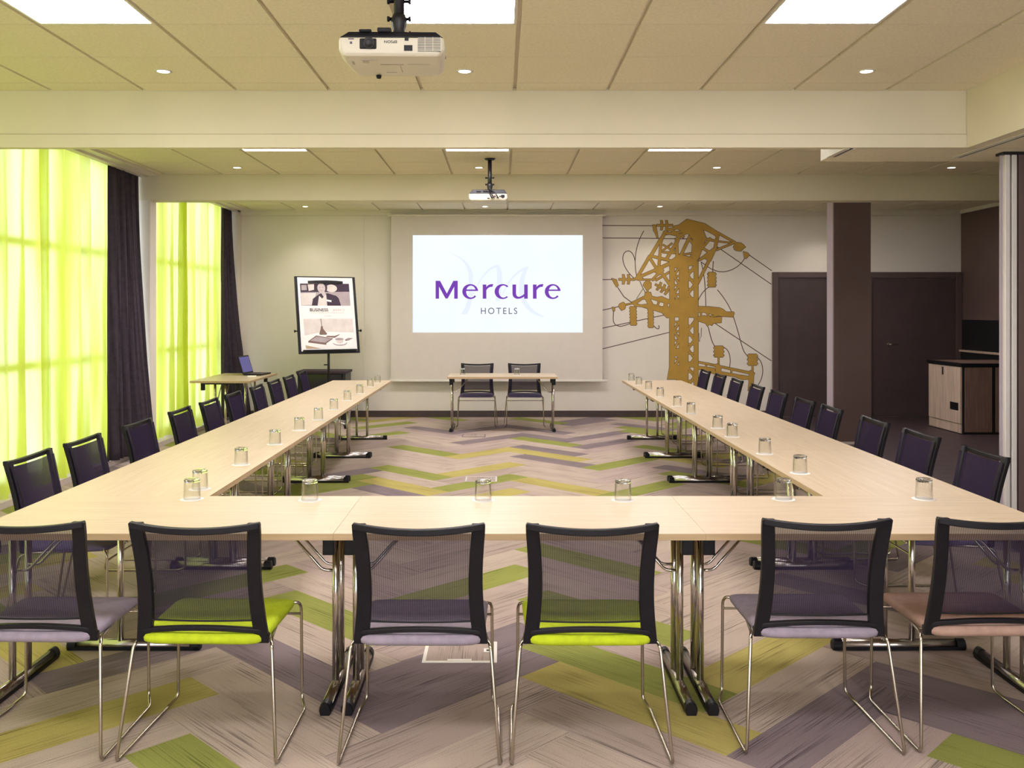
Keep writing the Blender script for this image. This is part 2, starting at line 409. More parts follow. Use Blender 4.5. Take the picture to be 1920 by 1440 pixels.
m = MB()
for a, b in (W1, W2): m.box((XL, a, 0), (-4.0, b, .055), 'ledge_stone')
m.box((-3.875, W1[1], 0), (-3.86, W2[0] - .04, .09), 'baseboard_brown')
struct(m.build('trim_1'), 'low pale plinth under the curtains', 'trim')
m = MB(); m.box((-3.88, YB - .014, 0), (4.05, YB, .097), 'baseboard_brown')
struct(m.build('baseboard_back'), 'dark brown skirting along the end wall', 'baseboard')
m = MB(); m.box((8, YR, 0), (8.1, YB, 3.4), 'wall_paint')
struct(m.build('wall_right'), 'cream wall of the side lobby', 'wall')
# side wall of the service corner, brown
m = MB(); m.box((6.90, 9.5, 0), (7.0, YB, CEIL - .05), 'brown_panel')
struct(m.build('wall_service'), 'dark brown side wall above the serving ledge', 'wall')
m = MB(); m.box((6.86, 9.5, CEIL - .05), (7.0, YB, CEIL), 'white_trim')
struct(m.build('trim_2'), 'white cornice on top of the brown side wall', 'trim')

# ceiling: loose-laid tiles on a pale grid
GX0, GS = .091, .632
m = MB(); m.box((XL - .1, YR, CEIL + .02), (8, YB, CEIL + .10), 'ceiling_grid', 'z')
PANELS = [(-4, 4.254), (-1, 4.254), (2, 4.254), (-4, 1.129), (-1, 1.129), (2, 1.129), (-4, -1.996), (-1, -1.996), (2, -1.996), (-4, 8.135), (-1, 8.135), (2, 8.135), (-4, 11.245), (-1, 11.245), (2, 11.245), (7, 11.245)]
def in_panel(i, y0): return any(i == p[0] and abs(y0 - p[1]) < .05 for p in PANELS)
for (ya, yb, yo) in ((YR, B1, 4.876), (B1 + .06, B2, 8.76), (B2 + .22, YB, 10.62)):
    j0 = math.floor((ya - yo) / .625)
    for j in range(j0, j0 + 40):
        y0 = yo + j * .625; y1 = y0 + .625
        if y1 <= ya or y0 >= yb: continue
        for i in range(-7, 13):
            x0 = GX0 + i * GS; x1 = x0 + GS
            if in_panel(i, y0): continue
            a, b = max(x0, -3.78), min(x1, 8); c, d = max(y0, ya), min(y1, yb)
            if b - a < .03 or d - c < .03: continue
            m.box((a + .012, c + .0045, CEIL), (b - .012, d - .0045, CEIL + .019), 'ceiling_tile', 'xXyYz')
struct(m.build('ceiling'), 'suspended ceiling of square tan tiles', 'ceiling')
m = MB()
for ya, yb in ((YR, B1), (B1 + .06, B2), (B2 + .22, YB)):
    m.box((-3.97, ya, CEIL - .035), (-3.90, yb, CEIL + .02), 'white_trim'); m.box((-3.90, ya, CEIL - .012), (-3.80, yb, CEIL + .02), 'white_trim')
    m.box((-3.80, ya, CEIL - .025), (-3.77, yb, CEIL + .02), 'white_trim')
struct(m.build('trim_3'), 'white curtain pelmet moulding along the ceiling edge', 'trim')
m = MB(); m.box((-3.9, YB - .05, CEIL - .075), (6.86, YB, CEIL + .02), 'wall_paint'); m.box((-3.9, YB - .07, CEIL - .018), (6.86, YB - .05, CEIL + .02), 'white_trim')
struct(m.build('trim_4'), 'cream cornice above the end wall', 'trim')
m = MB(); m.box((-2.09, YB - .012, .097), (-2.06, YB, CEIL - .08), 'white_trim')
struct(m.build('trim_5'), 'thin upright joint strip on the end wall left of the screen', 'trim')

# beams
m = MB()
m.box((XL, B1, 2.803), (3.177, B1 + .06, CEIL + .02), 'beam_paint')
m.box((XL, B1 - .008, B1H), (3.177, B1 + .06, 2.798), 'beam_paint'); m.box((XL, B1 + .004, 2.798), (3.177, B1 + .06, 2.803), 'beam_paint')
m.box((2.38, B1 + .06, B1H + .004), (7.99, 6.92, CEIL + .02), 'white_trim', 'xXYy'); m.box((2.38, B1 + .06, B1H), (7.99, 6.92, B1H + .004), 'ceiling_tile')
m.box((3.177, B1 - .005, B1H), (7.99, B1 + .06, CEIL + .02), 'beam_paint')
struct(m.build('beam_cross', bevel=.003), 'deep cream cross beam nearest the viewpoint', 'beam')
m = MB(); m.box((3.177, YR, B1H), (4.2, B1 - .01, CEIL + .02), 'beam_paint', 'xXyYZ'); m.box((3.1775, YR, B1H - .002), (4.2, B1 - .01, B1H), 'ceiling_tile')
struct(m.build('beam_side'), 'cream lengthwise beam along the right side', 'beam')
m = MB(); m.box((XL, B2, B2H), (-.07, B2 + .22, CEIL + .02), 'beam_paint'); m.box((-.07, B2 + .018, B2H), (7.99, B2 + .22, CEIL + .02), 'beam_paint')
struct(m.build('beam_far'), 'second cream cross beam in front of the screen bay', 'beam')
m = MB()
for xx, ya, yb in ((2.40, 6.36, 6.71), (3.32, 4.0, 6.74)):
    m.box((xx - .05, ya, B1H - .006), (xx - .012, yb, B1H - .001), 'white_trim'); m.box((xx - .012, ya, B1H - .003), (xx + .012, yb, B1H - .001), 'black_metal')
    m.box((xx + .012, ya, B1H - .006), (xx + .03, yb, B1H - .001), 'white_trim')
struct(m.build('trim_6'), 'partition sliding track with a dark slot under the beam', 'trim')

# dark column: daylight on its side painted as a lilac core, front brown
m = MB(); m.box((3.985, 11.13, 0), (4.41, 11.36, CEIL), 'lit_side_and_seal')
cm = struct(m.build('column'), 'square dark brown column with daylight painted onto its side in lilac', 'column')
m = MB(); m.box((3.977, 11.09, 0), (4.415, 11.13, CEIL), 'brown_panel'); m.build('dark_front', cm, label='dark brown front of the column')
m = MB(); m.box((3.97, 11.08, 0), (4.42, 11.09, .03), 'ledge_stone'); m.build('base_strip', cm)

# doors in the end wall
def door(n, x0, x1, handle, label):
    root = empty('door_%d' % n, (x0, YB, 0)); struct(root, label, 'door')
    w = x1 - x0
    f = MB()
    f.box((0, -.05, 0), (.085, .02, 2.175), 'brown_paint'); f.box((w - .085, -.05, 0), (w, .02, 2.175), 'brown_paint'); f.box((.085, -.05, 2.09), (w - .085, .02, 2.175), 'brown_paint')
    f.build('frame', root, bevel=.006)
    l = MB(); l.box((.09, -.022, .008), (w - .09, .018, 2.085), 'door_brown'); lf = l.build('leaf', root, bevel=.003)
    if handle:
        h = MB(); hx = handle - x0; hz = 1.094
        h.tube([(hx, -.022, hz), (hx, -.030, hz)], .026, 'chrome', 16)
        h.tube(smooth_path([(hx, -.028, hz), (hx, -.075, hz), (hx + .12, -.075, hz)], .02), .009, 'chrome')
        h.build('handle', lf, label='chrome lever handle')
door(1, 4.065, 5.45, None, 'dark brown door immediately right of the pylon mural')
door(2, 5.46, 6.895, 5.80, 'dark brown door with chrome lever right of the column')

# folding partition at the right edge
fp = empty('folding_partition', (3.53, 6.50, 0)); tag(fp, 'folding partition edge with pale upright profiles under the cross beam', 'partition')
for k, xx in enumerate((0, .048)):
    m = MB(); m.box((xx, 0, 0), (xx + .036, .05, B1H - .02), 'pale_profile'); m.box((xx + .036, .02, 0), (xx + .048, .05, B1H - .02), 'black_metal'); m.build('edge_profile', fp, bevel=.005, label='pale upright edge profile')
m = MB(); m.box((-.016, .035, 0), (0, .05, B1H - .02), 'lit_side_and_seal'); m.build('seal_strip', fp)
m = MB(); m.box((.096, .005, 0), (2.4, .09, B1H - .02), 'brown_panel'); m.build('panel', fp, label='dark brown partition panel')
m = MB(); m.box((-.02, -.01, B1H - .019), (2.4, .09, B1H - .002), 'black_metal'); m.build('head_rail', fp)

# ------------------------------------------------------------------ curtains
def curtain(name, y0, y1, x, amp, folds, z0, z1, matn, label, cat='curtain', group=None, flare=0, flare_pow=3, seed=0, thick=0, nx=None):
    r = random.Random(seed); nx = nx or int((y1 - y0) * 60); nz = 26
    ph = [r.random() * 6.28 for _ in range(4)]
    P = []
    for k in range(nz + 1):
        t = k / nz; z = z1 + (z0 - z1) * t; row = []
        for i in range(nx + 1):
            u = i / nx; s = u + .012 * math.sin(3 * u * 6.28 + ph[1] + t * 1.2)
            w = math.sin(s * folds * 2 * PI + ph[0]) + .45 * math.sin(s * folds * 3.3 * PI + ph[2] + t) + .35 * math.sin(s * folds * .9 * PI + ph[3] - t * .7)
            a = amp * (.65 + .5 * t)
            row.append((x + a * w * .6 + flare * t ** 1.6 * u ** flare_pow, y0 + (y1 - y0) * u + .006 * math.sin(z * 4 + i), z))
        P.append(row[::-1])
    m = MB(); m.grid(P, matn); o = m.build(name)
    if thick:
        md = o.modifiers.new('cloth', 'SOLIDIFY'); md.thickness = thick
    return tag(o, label, cat, group)
curtain('sheer_curtain', 2.2, 7.0, -4.03, .045, 22, .075, 3.09, 'sheer_lime', 'lime green sheer curtain beyond the left edge of the view', group='lime sheer curtains', seed=4)
curtain('sheer_curtain', 6.95, 8.33, -4.10, .08, 4.6, .06, 3.09, 'sheer_lime', 'lime green sheer curtain at the left edge of the photo', group='lime sheer curtains', seed=1)
curtain('sheer_curtain', 8.08, 9.50, -4.02, .075, 5, .075, 3.09, 'sheer_lime', 'lime green sheer curtain touching the nearer dark drape', group='lime sheer curtains', seed=2)
curtain('sheer_curtain', 10.44, 11.90, -4.09, .06, 6, .07, 3.09, 'sheer_lime', 'lime green sheer curtain just past the wall pier', group='lime sheer curtains', seed=3)
curtain('sheer_curtain', 11.60, 13.36, -4.02, .07, 6, .07, 3.09, 'sheer_lime', 'lime green sheer curtain touching the corner drape', group='lime sheer curtains', seed=6)
curtain('dark_drape', 9.38, 10.20, -3.985, .058, 6.5, .065, 3.09, 'curtain_dark', 'dark aubergine drape in front of the wall pier', group='dark drapes', flare=.22, flare_pow=1.6, seed=7, thick=.003, nx=140)
curtain('dark_drape', 13.24, 13.70, -3.98, .045, 4.5, .065, 3.09, 'curtain_dark', 'dark aubergine drape in the far left corner', group='dark drapes', flare=.30, flare_pow=1.6, seed=8, thick=.003, nx=100)

# ------------------------------------------------------------------ ceiling lights and downlights
def at_panel(i, y0, label, n):
    root = empty('ceiling_panel_light', (GX0 + (i + .5) * GS, y0 + .3125, CEIL)); tag(root, label, 'light', 'recessed ceiling light panels')
    a, b = .316 - .010, .3125 - .006
    f = MB(); t = .016
    f.box((-a, -b, 0), (a, -b + t, .019), 'white_trim'); f.box((-a, b - t, 0), (a, b, .019), 'white_trim')
    f.box((-a, -b + t, 0), (-a + t, b - t, .019), 'white_trim'); f.box((a - t, -b + t, 0), (a, b - t, .019), 'white_trim')
    f.build('frame', root)
    d = MB(); d.box((-a + t, -b + t, .006), (a - t, b - t, .016), 'panel_glow'); d.build('diffuser', root, label='glowing white diffuser')
at_panel(-4, 4.254, 'glowing square ceiling panel at the top left of the photo', 0)
at_panel(-1, 4.254, 'glowing square ceiling panel behind the nearer projector mount', 0)
at_panel(2, 4.254, 'glowing square ceiling panel at the top right of the photo', 0)
at_panel(-4, 8.135, 'glowing ceiling panel past the first beam, leftmost of three', 0)
at_panel(-1, 8.135, 'glowing ceiling panel past the first beam, above the far projector', 0)
at_panel(2, 8.135, 'glowing ceiling panel past the first beam, rightmost of three', 0)
for p in PANELS[3:9]: at_panel(p[0], p[1], 'glowing square ceiling panel behind the viewpoint', 0)
for p in PANELS[12:]: at_panel(p[0], p[1], 'glowing ceiling panel added out of view behind the second beam as fill light', 0)  # extra panels added out of sight to brighten the end bay

DL = [(-2.12, 5.82, 'left of the nearer projector in front of the first beam'), (-.23, 5.82, 'just right of the nearer projector'), (2.29, 5.82, 'on the right in front of the first beam'),
      (-2.77, 9.73, 'between the two beams, nearest the windows'), (-.235, 9.73, 'between the two beams, beside the far projector pole'), (2.26, 9.73, 'between the two beams, right of the middle'), (4.72, 9.73, 'between the two beams, near the folding partition'),
      (-2.82, 13.35, 'close to the end wall above the flip chart'), (-.235, 13.35, 'close to the end wall above the screen'), (2.28, 13.35, 'close to the end wall above the mural'), (4.75, 13.35, 'close to the end wall beside the column')]
def downlight():
    root = empty('downlight', (0, 0, CEIL)); root['category'] = 'light'
    f = MB(); f.lathe([(.052, 0), (.054, -.004), (.042, -.006), (.036, -.002), (.036, .0)], 'white_trim', 24, close_ends=False); f.build('trim_ring', root)
    d = MB(); d.cyl((0, 0), .037, -.004, -.0005, 'lamp_glow', 20); d.build('lamp', root, label='glowing round lamp')
    return root
d0 = downlight()
for k, (x, y, where) in enumerate(DL):
    lab = 'small round downlight ' + where
    if k == 0: d0.location = (x, y, CEIL); d0['label'] = lab; d0['group'] = 'round ceiling downlights'
    else: dup(d0, (x, y, CEIL), 0, lab, 'round ceiling downlights')
    sp = bpy.data.lights.new('downlight_beam', 'SPOT'); sp.energy = 22 if y > 13 else 40; sp.color = (1, .90, .78); sp.spot_size = 2.0; sp.spot_blend = .7; sp.shadow_soft_size = .04
    so = bpy.data.objects.new('downlight_beam', sp); COL.objects.link(so); so.location = (x, y, CEIL - .02)

# ------------------------------------------------------------------ folding tables
TL, TD, TH = 1.4435, .733, .73
def make_table():
    root = empty('folding_table'); root['category'] = 'table'
    t = MB(); t.box((-TL / 2 + .0003, -TD / 2, TH - .026), (TL / 2 - .0003, TD / 2, TH), 'maple')
    for k, fc in enumerate(t.f):      # the edge band is darker than the top
        pass
    t.mats.append('maple_edge')
    for k in range(6):
        if k not in (5,): t.m[k] = 1
    t.build('table_top', root, bevel=.0008, seg=1)
    for s in (-1, 1):
        x = s * (TL / 2 - .043)
        lf = MB()
        for y in (-.065, .065): lf.tube([(x, y, .04), (x, y, TH - .03)], .0148, 'chrome', 14)
        lf.box((x - .015, -.20, TH - .045), (x + .015, .20, TH - .0265), 'black_metal')
        leg = lf.build('leg', root)
        def half(y, r, h0): return [(x - r, y, h0 * .35)] + [(x + r * math.cos(PI - PI * q / 8), y, h0 * .35 + h0 * .65 * math.sin(PI * q / 8)) for q in range(9)][1:] + [(x + r * .8, y, .001), (x - r * .8, y, .001)]
        ft = MB(); ft.ring_loft([half(-.285, .0225, .05), half(.285, .0225, .05)], 'chrome_dark')
        ft.box((x - .0235, -.284, .003), (x + .0235, .284, .019), 'black_plastic', 'xX'); ft.build('foot_bar', leg)
        for y in (-1, 1):
            c = MB(); c.ring_loft([half(y * q, r_, h_) for q, r_, h_ in ((.27, .0245, .0525), (.306, .0245, .0525), (.312, .021, .047))], 'black_plastic', smooth=False); c.build('end_cap', leg, label='black plastic end cap')
            h = MB(); yy = y * .215
            h.ring_loft([[(x - a_, yy - .022, z_), (x + a_, yy - .022, z_), (x + a_, yy + .022, z_), (x - a_, yy + .022, z_)] for a_, z_ in ((.024, .612), (.023, .66), (.027, TH - .0265))], 'black_plastic', smooth=False); h.build('hinge_block', leg, bevel=.004, label='black hinge block')
        for y in (-.065, .065):
            b = MB(); b.tube(smooth_path([(x - s * .012, y * .72, .50), (x - s * .058, y * .72, .50), (x - s * .235, y * .72, TH - .03)], .025), .0062, 'chrome', 8); b.build('brace', leg)
    return root
TX = (-2.094, 2.235)
tables = []
y_front = 3.594 + TD / 2
xs = [-.6515 - TL / 2, -.6515 + TL / 2, -.6515 + TL * 1.5]
for k, nm in enumerate(('left front corner', 'middle of the front row', 'right front corner')):
    tables.append(((xs[k], y_front, 0), 0, 'maple topped folding table at the ' + nm + ' of the table ring', 'front row of folding tables'))
ORDT = ['nearest', 'second', 'third', 'fourth', 'farthest']
for side, x, w in ((0, TX[0] + TD / 2, 'left arm'), (1, TX[1] - TD / 2, 'right arm')):
    for k in range(5):
        tables.append(((x, 3.594 + TD + TL * (k + .5), 0), PI / 2 if side == 0 else -PI / 2, 'maple topped folding table, %s of the five along the %s of the table ring' % (ORDT[k], w), 'folding tables along the ' + w))
tables.append(((.015, 12.50, 0), 0, 'maple topped folding table alone in front of the projection screen', None))
tables.append(((-3.47, 12.14, 0), PI / 2, 'maple topped folding table by the drapes carrying the laptop', None))
t0 = make_table()
for k, (loc, rz, lab, grp) in enumerate(tables):
    if k == 0: t0.location = loc; t0['label'] = lab; t0['group'] = grp
    else:
        d = dup(t0, loc, rz, lab, grp)
        if grp is None and 'group' in d: del d['group']

# ------------------------------------------------------------------ chairs
def hw(t): return .240 - .014 * math.sin(PI * min(1, t * 1.05)) - .008 * t
def bx_y(t): return -.178 - .062 * t - .028 * t * t
def bow(s, t): return -.030 * (1 - s * s) * (.35 + .65 * t)
def make_chair(fab):
    root = empty('mesh_back_chair'); root['category'] = 'chair'
    # seat: thin upholstered pad with rounded corners
    st = MB(); rings = []; n = 48
    def outline(k, ins, z):
        r = []
        for q in range(n):
            a = 2 * PI * q / n; c, s_ = math.cos(a), math.sin(a); e = .22
            ux = math.copysign(abs(c) ** e, c); uy = math.copysign(abs(s_) ** e, s_)
            yy = .015 + uy * (.228 - ins); wx = (.232 + .006 * uy) - ins
            zz = z - .016 * max(0, uy) ** 4 * (k) - .010 * (1 - uy) * .5
            r.append((ux * wx, yy, zz))
        return r
    for k, ins, z in ((0, .05, .412), (0, .012, .413), (0, .002, .420), (.6, 0, .432), (1, .004, .443), (1, .016, .450), (1, .06, .4535), (.6, .14, .4525), (.2, .21, .452)):
        rings.append(outline(k, ins, z))
    st.ring_loft(rings, fab); seat = st.build('seat', root)
    # back frame: two uprights, bowed top rail, arched bottom rail, corner feet
    fr = MB()
    for s in (-1, 1):
        rg = []
        for k in range(13):
            t = k / 12; w = .047 + .006 * (1 - t) ; z = .405 + .447 * t; y = bx_y(t); xo = s * hw(t); xi = s * (hw(t) - w)
            d = .014
            rg.append([(xo, y - d, z), (xo, y + d * .6, z), (xi, y + d, z), (xi, y - d * .6, z)])
        fr.ring_loft(rg, 'black_plastic', smooth=False)
        x0, x1 = sorted((s * (hw(0) - .002), s * (hw(0) - .098)))
        fr.box((x0, bx_y(0) - .012, .404), (x1, bx_y(0) + .012, .438), 'black_plastic')
    def rail(t0_, t1_, zc, hh, dd, lim):
        rg = []
        for k in range(21):
            s = -1 + 2 * k / 20; x = s * lim; t = t0_; z = zc(s)
            y = bx_y(t) + bow(s, t)
            rg.append([(x, y - dd, z - hh), (x, y - dd, z + hh), (x, y + dd, z + hh), (x, y + dd, z - hh)])
        fr.ring_loft(rg, 'black_plastic', smooth=False)
    rail(1, 1, lambda s: .844 - .016 * (1 - s * s), .0115, .0125, hw(1) - .003)
    rail(.09, .09, lambda s: .446 + .014 * (1 - s * s), .0085, .012, hw(.09) - .02)
    rail(.185, .185, lambda s: .4875 , .0035, .004, hw(.17) - .03)
    back = fr.build('back_frame', root, bevel=.004)
    ne = MB(); P = []
    for k in range(13):
        t = .180 + (.944 - .180) * k / 12; row = []
        for q in range(13):
            s = -1 + 2 * q / 12; row.append((s * (hw(t) - .009), bx_y(t) + bow(s, t) * .97 + .0162 + .003 * (1 - s * s), .405 + .447 * t - (.016 * (1 - s * s) * max(0, t - .5) * 2)))
        P.append(row)
    ne.grid(P, 'back_netting'); ne.build('net_panel', back, label='see-through dark net panel')
    for s in (-1, 1):
        g = MB()
        pth = smooth_path([(s * .185, .205, .418), (s * .243, .222, .424), (s * .250, .240, .40), (s * .253, .243, .03), (s * .276, .195, .0075), (s * .283, -.258, .0075), (s * .250, -.188, .395), (s * .238, -.150, .408), (s * .195, .14, .409)], .022)
        g.tube(pth, .0062, 'chrome_rod', 8); g.build('sled_leg', root, label='chrome wire sled leg')
    cb = MB(); cb.tube([(-.25, .237, .372), (.25, .237, .372)], .005, 'chrome_rod', 8); cb.build('cross_bar', root)
    return root
proto = {f: make_chair(f) for f in ('fabric_lilac', 'fabric_lime', 'fabric_terracotta', 'fabric_navy')}
used = {}
def place(fab, loc, rz, lab, grp):
    p = proto[fab]
    if fab not in used:
        used[fab] = 1; p.location = loc; p.rotation_euler = (0, 0, rz); p['label'] = lab; p['group'] = grp
    else: dup(p, loc, rz, lab, grp)
FR = [(-1.69, 3.535, 'fabric_lilac', 'net-backed chair with a lilac grey seat, cut off by the left edge'),
      (-1.065, 3.515, 'fabric_lime', 'net-backed chair with a lime green seat, second from the left in the front row'),
      (-.288, 3.50, 'fabric_lilac', 'net-backed chair with a lilac grey seat, left of the middle in the front row'),
      (.317, 3.50, 'fabric_lime', 'net-backed chair with a lime green seat, right of the middle in the front row'),
      (1.16, 3.575, 'fabric_lilac', 'net-backed chair with a lilac seat, left of the terracotta one'),
      (1.785, 3.595, 'fabric_terracotta', 'net-backed chair with a dusty terracotta seat, at the right edge')]
for k, (x, y, f, lab) in enumerate(FR): place(f, (x, y, 0), (-.02, -.03, 0, 0, .0, .02)[k], lab, 'chairs along the front table row')
YLc = [4.78, 5.40, 6.20, 7.02, 7.72, 8.40, 9.22, 9.91, 10.60, 11.31]
YRc = [4.90, 5.64, 6.34, 7.17, 7.79, 8.52, 9.24, 10.04, 10.80, 11.58]
for k in range(10):
    place('fabric_navy', (-2.165, YLc[k] , 0), -PI / 2 + .015 * math.sin(k * 2.3), 'dark net-backed chair on the window side, %s from the viewpoint' % (ORD[k] if k else 'nearest'), 'chairs on the window side')
    place('fabric_navy', (2.285, YRc[k], 0), PI / 2 + .02 * math.sin(k * 1.7), 'dark net-backed chair on the partition side, %s from the viewpoint' % (ORD[k] if k else 'nearest'), 'chairs on the partition side')
place('fabric_navy', (-.34, 12.87, 0), PI, 'dark net-backed chair behind the head table, left of the pair', 'chairs behind the head table')
place('fabric_navy', (.325, 12.87, 0), PI, 'dark net-backed chair behind the head table, right of the pair', 'chairs behind the head table')

# ------------------------------------------------------------------ tumblers, upside down on paper coasters
def tumbler_mesh():
    g = MB()
    g.lathe([(.0385, .0005), (.0388, .004), (.0380, .02), (.0366, .06), (.0356, .079)], 'tumbler_wall', 28, close_ends=False)
    g.lathe([(.0352, .0005), (.0355, .004), (.0350, .02), (.0338, .06), (.0328, .0765)], 'tumbler_wall', 28, close_ends=False)
    g.lathe([(.0001, .0785), (.0270, .0785), (.0325, .0775), (.0356, .0792), (.0352, .088), (.0335, .0925), (.0290, .0945), (.0001, .0940)], 'tumbler_base', 28, close_ends=False)
    return g
def coaster_mesh():
    c = MB(); c.lathe([(.0001, 0), (.052, 0), (.053, .0006), (.052, .0012), (.0001, .0012)], 'paper_white', 28, close_ends=False); return c
GL = [(-1.46, 4.496), (-1.462, 5.214), (-1.465, 6.006), (-1.46, 6.704), (-1.451, 7.361), (-1.465, 8.117), (-1.482, 8.938), (-1.478, 9.688), (-1.49, 10.55), (-1.483, 11.123)]
GF = [(-1.418, 4.254), (-.873, 4.23), (-.083, 4.23), (.554, 4.23), (1.293, 4.25), (1.94, 4.26)]
GR = [(1.59, 4.94), (1.591, 5.603), (1.583, 6.363), (1.591, 6.826), (1.594, 7.801), (1.591, 8.389), (1.597, 9.327), (1.61, 10.146), (1.602, 10.803), (1.595, 11.376)]
GH = [(-.52, 12.45), (.21, 12.45)]
PF = ['at the inner left corner of the table ring', 'second from the left on the front table row', 'in the middle of the front table row', 'right of the middle on the front table row', 'at the inner right corner of the table ring', 'on the right front corner table']
spots = []
for k, p in enumerate(GF): spots.append((p, PF[k], 'the front table row'))
for k, p in enumerate(GL): spots.append((p, 'on the left arm of the tables, %s from the viewpoint' % (ORD[k] if k else 'nearest'), 'the left arm'))
for k, p in enumerate(GR): spots.append((p, 'on the right arm of the tables, %s from the viewpoint' % (ORD[k] if k else 'nearest'), 'the right arm'))
spots.append((GH[0], 'on the head table, left of two', 'the head table')); spots.append((GH[1], 'on the head table, right of two', 'the head table'))
gme = tumbler_mesh().mesh('tumbler'); cme = coaster_mesh().mesh('paper_coaster')
for (x, y), where, row in spots:
    c = bpy.data.objects.new('paper_coaster', cme); COL.objects.link(c); c.location = (x, y, TH + .0002)
    tag(c, 'white round paper coaster ' + where, 'coaster', 'paper coasters on ' + row)
    g = bpy.data.objects.new('tumbler', gme); COL.objects.link(g); g.location = (x, y, TH + .0012); g.rotation_euler = (0, 0, random.random() * 6)
    tag(g, 'clear tumbler upside down ' + where, 'glass', 'upturned tumblers on ' + row)

# ------------------------------------------------------------------ projection screen
YS = 13.80
sx0, sx1 = -1.64, 1.505
def sX(px): return (px - 940) / 1740 * YS
def sZ(py): return EYE - (py - 583) / 1740 * YS
scr = empty('projection_screen', ((sx0 + sx1) / 2, YS, sZ(713))); tag(scr, 'large pull-down projection screen showing a purple hotel logo', 'screen')
cx, cz = (sx0 + sx1) / 2, sZ(713)
m = MB(); m.box((sx0 - cx, 0, .0), (sx1 - cx, .006, CEIL - .08 - cz), 'screen_fabric'); m.build('screen_sheet', scr)
m = MB(); m.box((sx0 - cx - .03, -.012, -.02), (sx1 - cx + .07, .018, .012), 'white_trim'); m.build('bottom_bar', scr, bevel=.004)
m = MB(); m.box((sx0 - cx - .05, -.03, CEIL - .10 - cz), (sx1 - cx + .05, .06, CEIL - .074 - cz), 'wall_paint'); m.build('roller_case', scr)
ix0, ix1, iz0, iz1 = sX(774), sX(1092.5), sZ(623.5), sZ(441)
m = MB(); m.box((ix0 - cx, -.003, iz0 - cz), (ix1 - cx, -.001, iz1 - cz), 'projected_light'); img = m.build('projected_image', scr, label='bright bluish white projected picture')
# lettering, drawn in the picture plane: units of a 6.194 px grid
def pm(x, y): return (sX(780 + x / 6.194) - cx, sZ(460 + y / 6.194) - cz)
def flat(mb, pts, matn, y): mb.poly([(pm(*p)[0], y, pm(*p)[1]) for p in pts][::-1], matn)
def strip(mb, A_, B_, matn, y):
    for k in range(len(A_) - 1): flat(mb, [A_[k], A_[k + 1], B_[k + 1], B_[k]], matn, y)
def bez(p, n=14):
    out = []
    for k in range(n + 1):
        t = k / n; a = 1 - t
        out.append(tuple(a ** 3 * p[0][i] + 3 * a * a * t * p[1][i] + 3 * a * t * t * p[2][i] + t ** 3 * p[3][i] for i in (0, 1)))
    return out
lt = MB(); Yt = -.006; PK = 'ink_glow_purple'
flat(lt, [(228, 412), (268, 412), (268, 620), (228, 620)], PK, Yt); flat(lt, [(444, 412), (485, 412), (485, 620), (444, 620)], PK, Yt)
flat(lt, [(228, 412), (280, 412), (375, 590), (357, 618), (343, 618), (262, 470)], PK, Yt - .0004); flat(lt, [(485, 412), (434, 412), (343, 590), (352, 618), (368, 618), (450, 470)], PK, Yt - .0008)
def ell(c, rx, ry, a0, a1, n=36): return [(c[0] + rx * math.cos(math.radians(a0 + (a1 - a0) * k / n)), c[1] - ry * math.sin(math.radians(a0 + (a1 - a0) * k / n))) for k in range(n + 1)]
for dx in (0, 957):
    strip(lt, ell((630 + dx, 537), 92, 87, 5, 318), ell((638 + dx, 537), 55, 69, 5, 322), PK, Yt); flat(lt, [(580 + dx, 513), (721 + dx, 513), (721 + dx, 530), (580 + dx, 530)], PK, Yt - .0004)
for dx in (0, 583):
    flat(lt, [(775 + dx, 455), (817 + dx, 455), (817 + dx, 620), (775 + dx, 620)], PK, Yt)
    strip(lt, bez([(812 + dx, 492), (828 + dx, 462), (855 + dx, 448), (897 + dx, 450)]), bez([(812 + dx, 530), (832 + dx, 496), (852 + dx, 480), (888 + dx, 482)]), PK, Yt - .0004)
strip(lt, ell((1006, 537), 93, 87, 42, 312), ell((1016, 537), 54, 70, 46, 312), PK, Yt)
flat(lt, [(1120, 455), (1162, 455), (1162, 565), (1120, 565)], PK, Yt); flat(lt, [(1256, 455), (1298, 455), (1298, 620), (1256, 620)], PK, Yt)
strip(lt, bez([(1120, 560), (1122, 628), (1200, 640), (1260, 592)]), bez([(1162, 556), (1164, 604), (1200, 614), (1260, 562)]), PK, Yt - .0004)
lt.build('logo_lettering', img, label='purple hotel name lettering')
def text_obj(body, size, name, parent, loc, matn, rot=(PI / 2, 0, 0), space=1., sxs=1., extr=.0005, ax='CENTER'):
    cu = bpy.data.curves.new(name, 'FONT'); cu.body = body; cu.size = size; cu.align_x = ax; cu.space_character = space; cu.extrude = extr
    tmp = bpy.data.objects.new(name + '_src', cu); COL.objects.link(tmp)
    dg = bpy.context.evaluated_depsgraph_get(); me = bpy.data.meshes.new_from_object(tmp.evaluated_get(dg)); me.name = name
    bpy.data.objects.remove(tmp); me.materials.clear(); me.materials.append(MATS[matn])
    o = bpy.data.objects.new(name, me); COL.objects.link(o); o.location = loc; o.rotation_euler = rot; o.scale = (sxs, 1, 1)
    if parent: o.parent = parent
    return o
hx, hz = pm(955, 797)
text_obj('HOTELS', .1333, 'small_lettering', img, (hx + .01, -.0065, hz), 'ink_glow_grey', space=1.34, sxs=.93)
wm = MB(); Yw = -.0045; PP = 'ink_glow_pale'
strip(wm, bez([(375, 85), (520, 130), (620, 230), (612, 400)]), bez([(375, 80), (545, 130), (680, 240), (660, 400)]), PP, Yw)
strip(wm, bez([(612, 400), (620, 560), (600, 700), (520, 800)]), bez([(660, 400), (668, 560), (650, 720), (590, 800)]), PP, Yw)
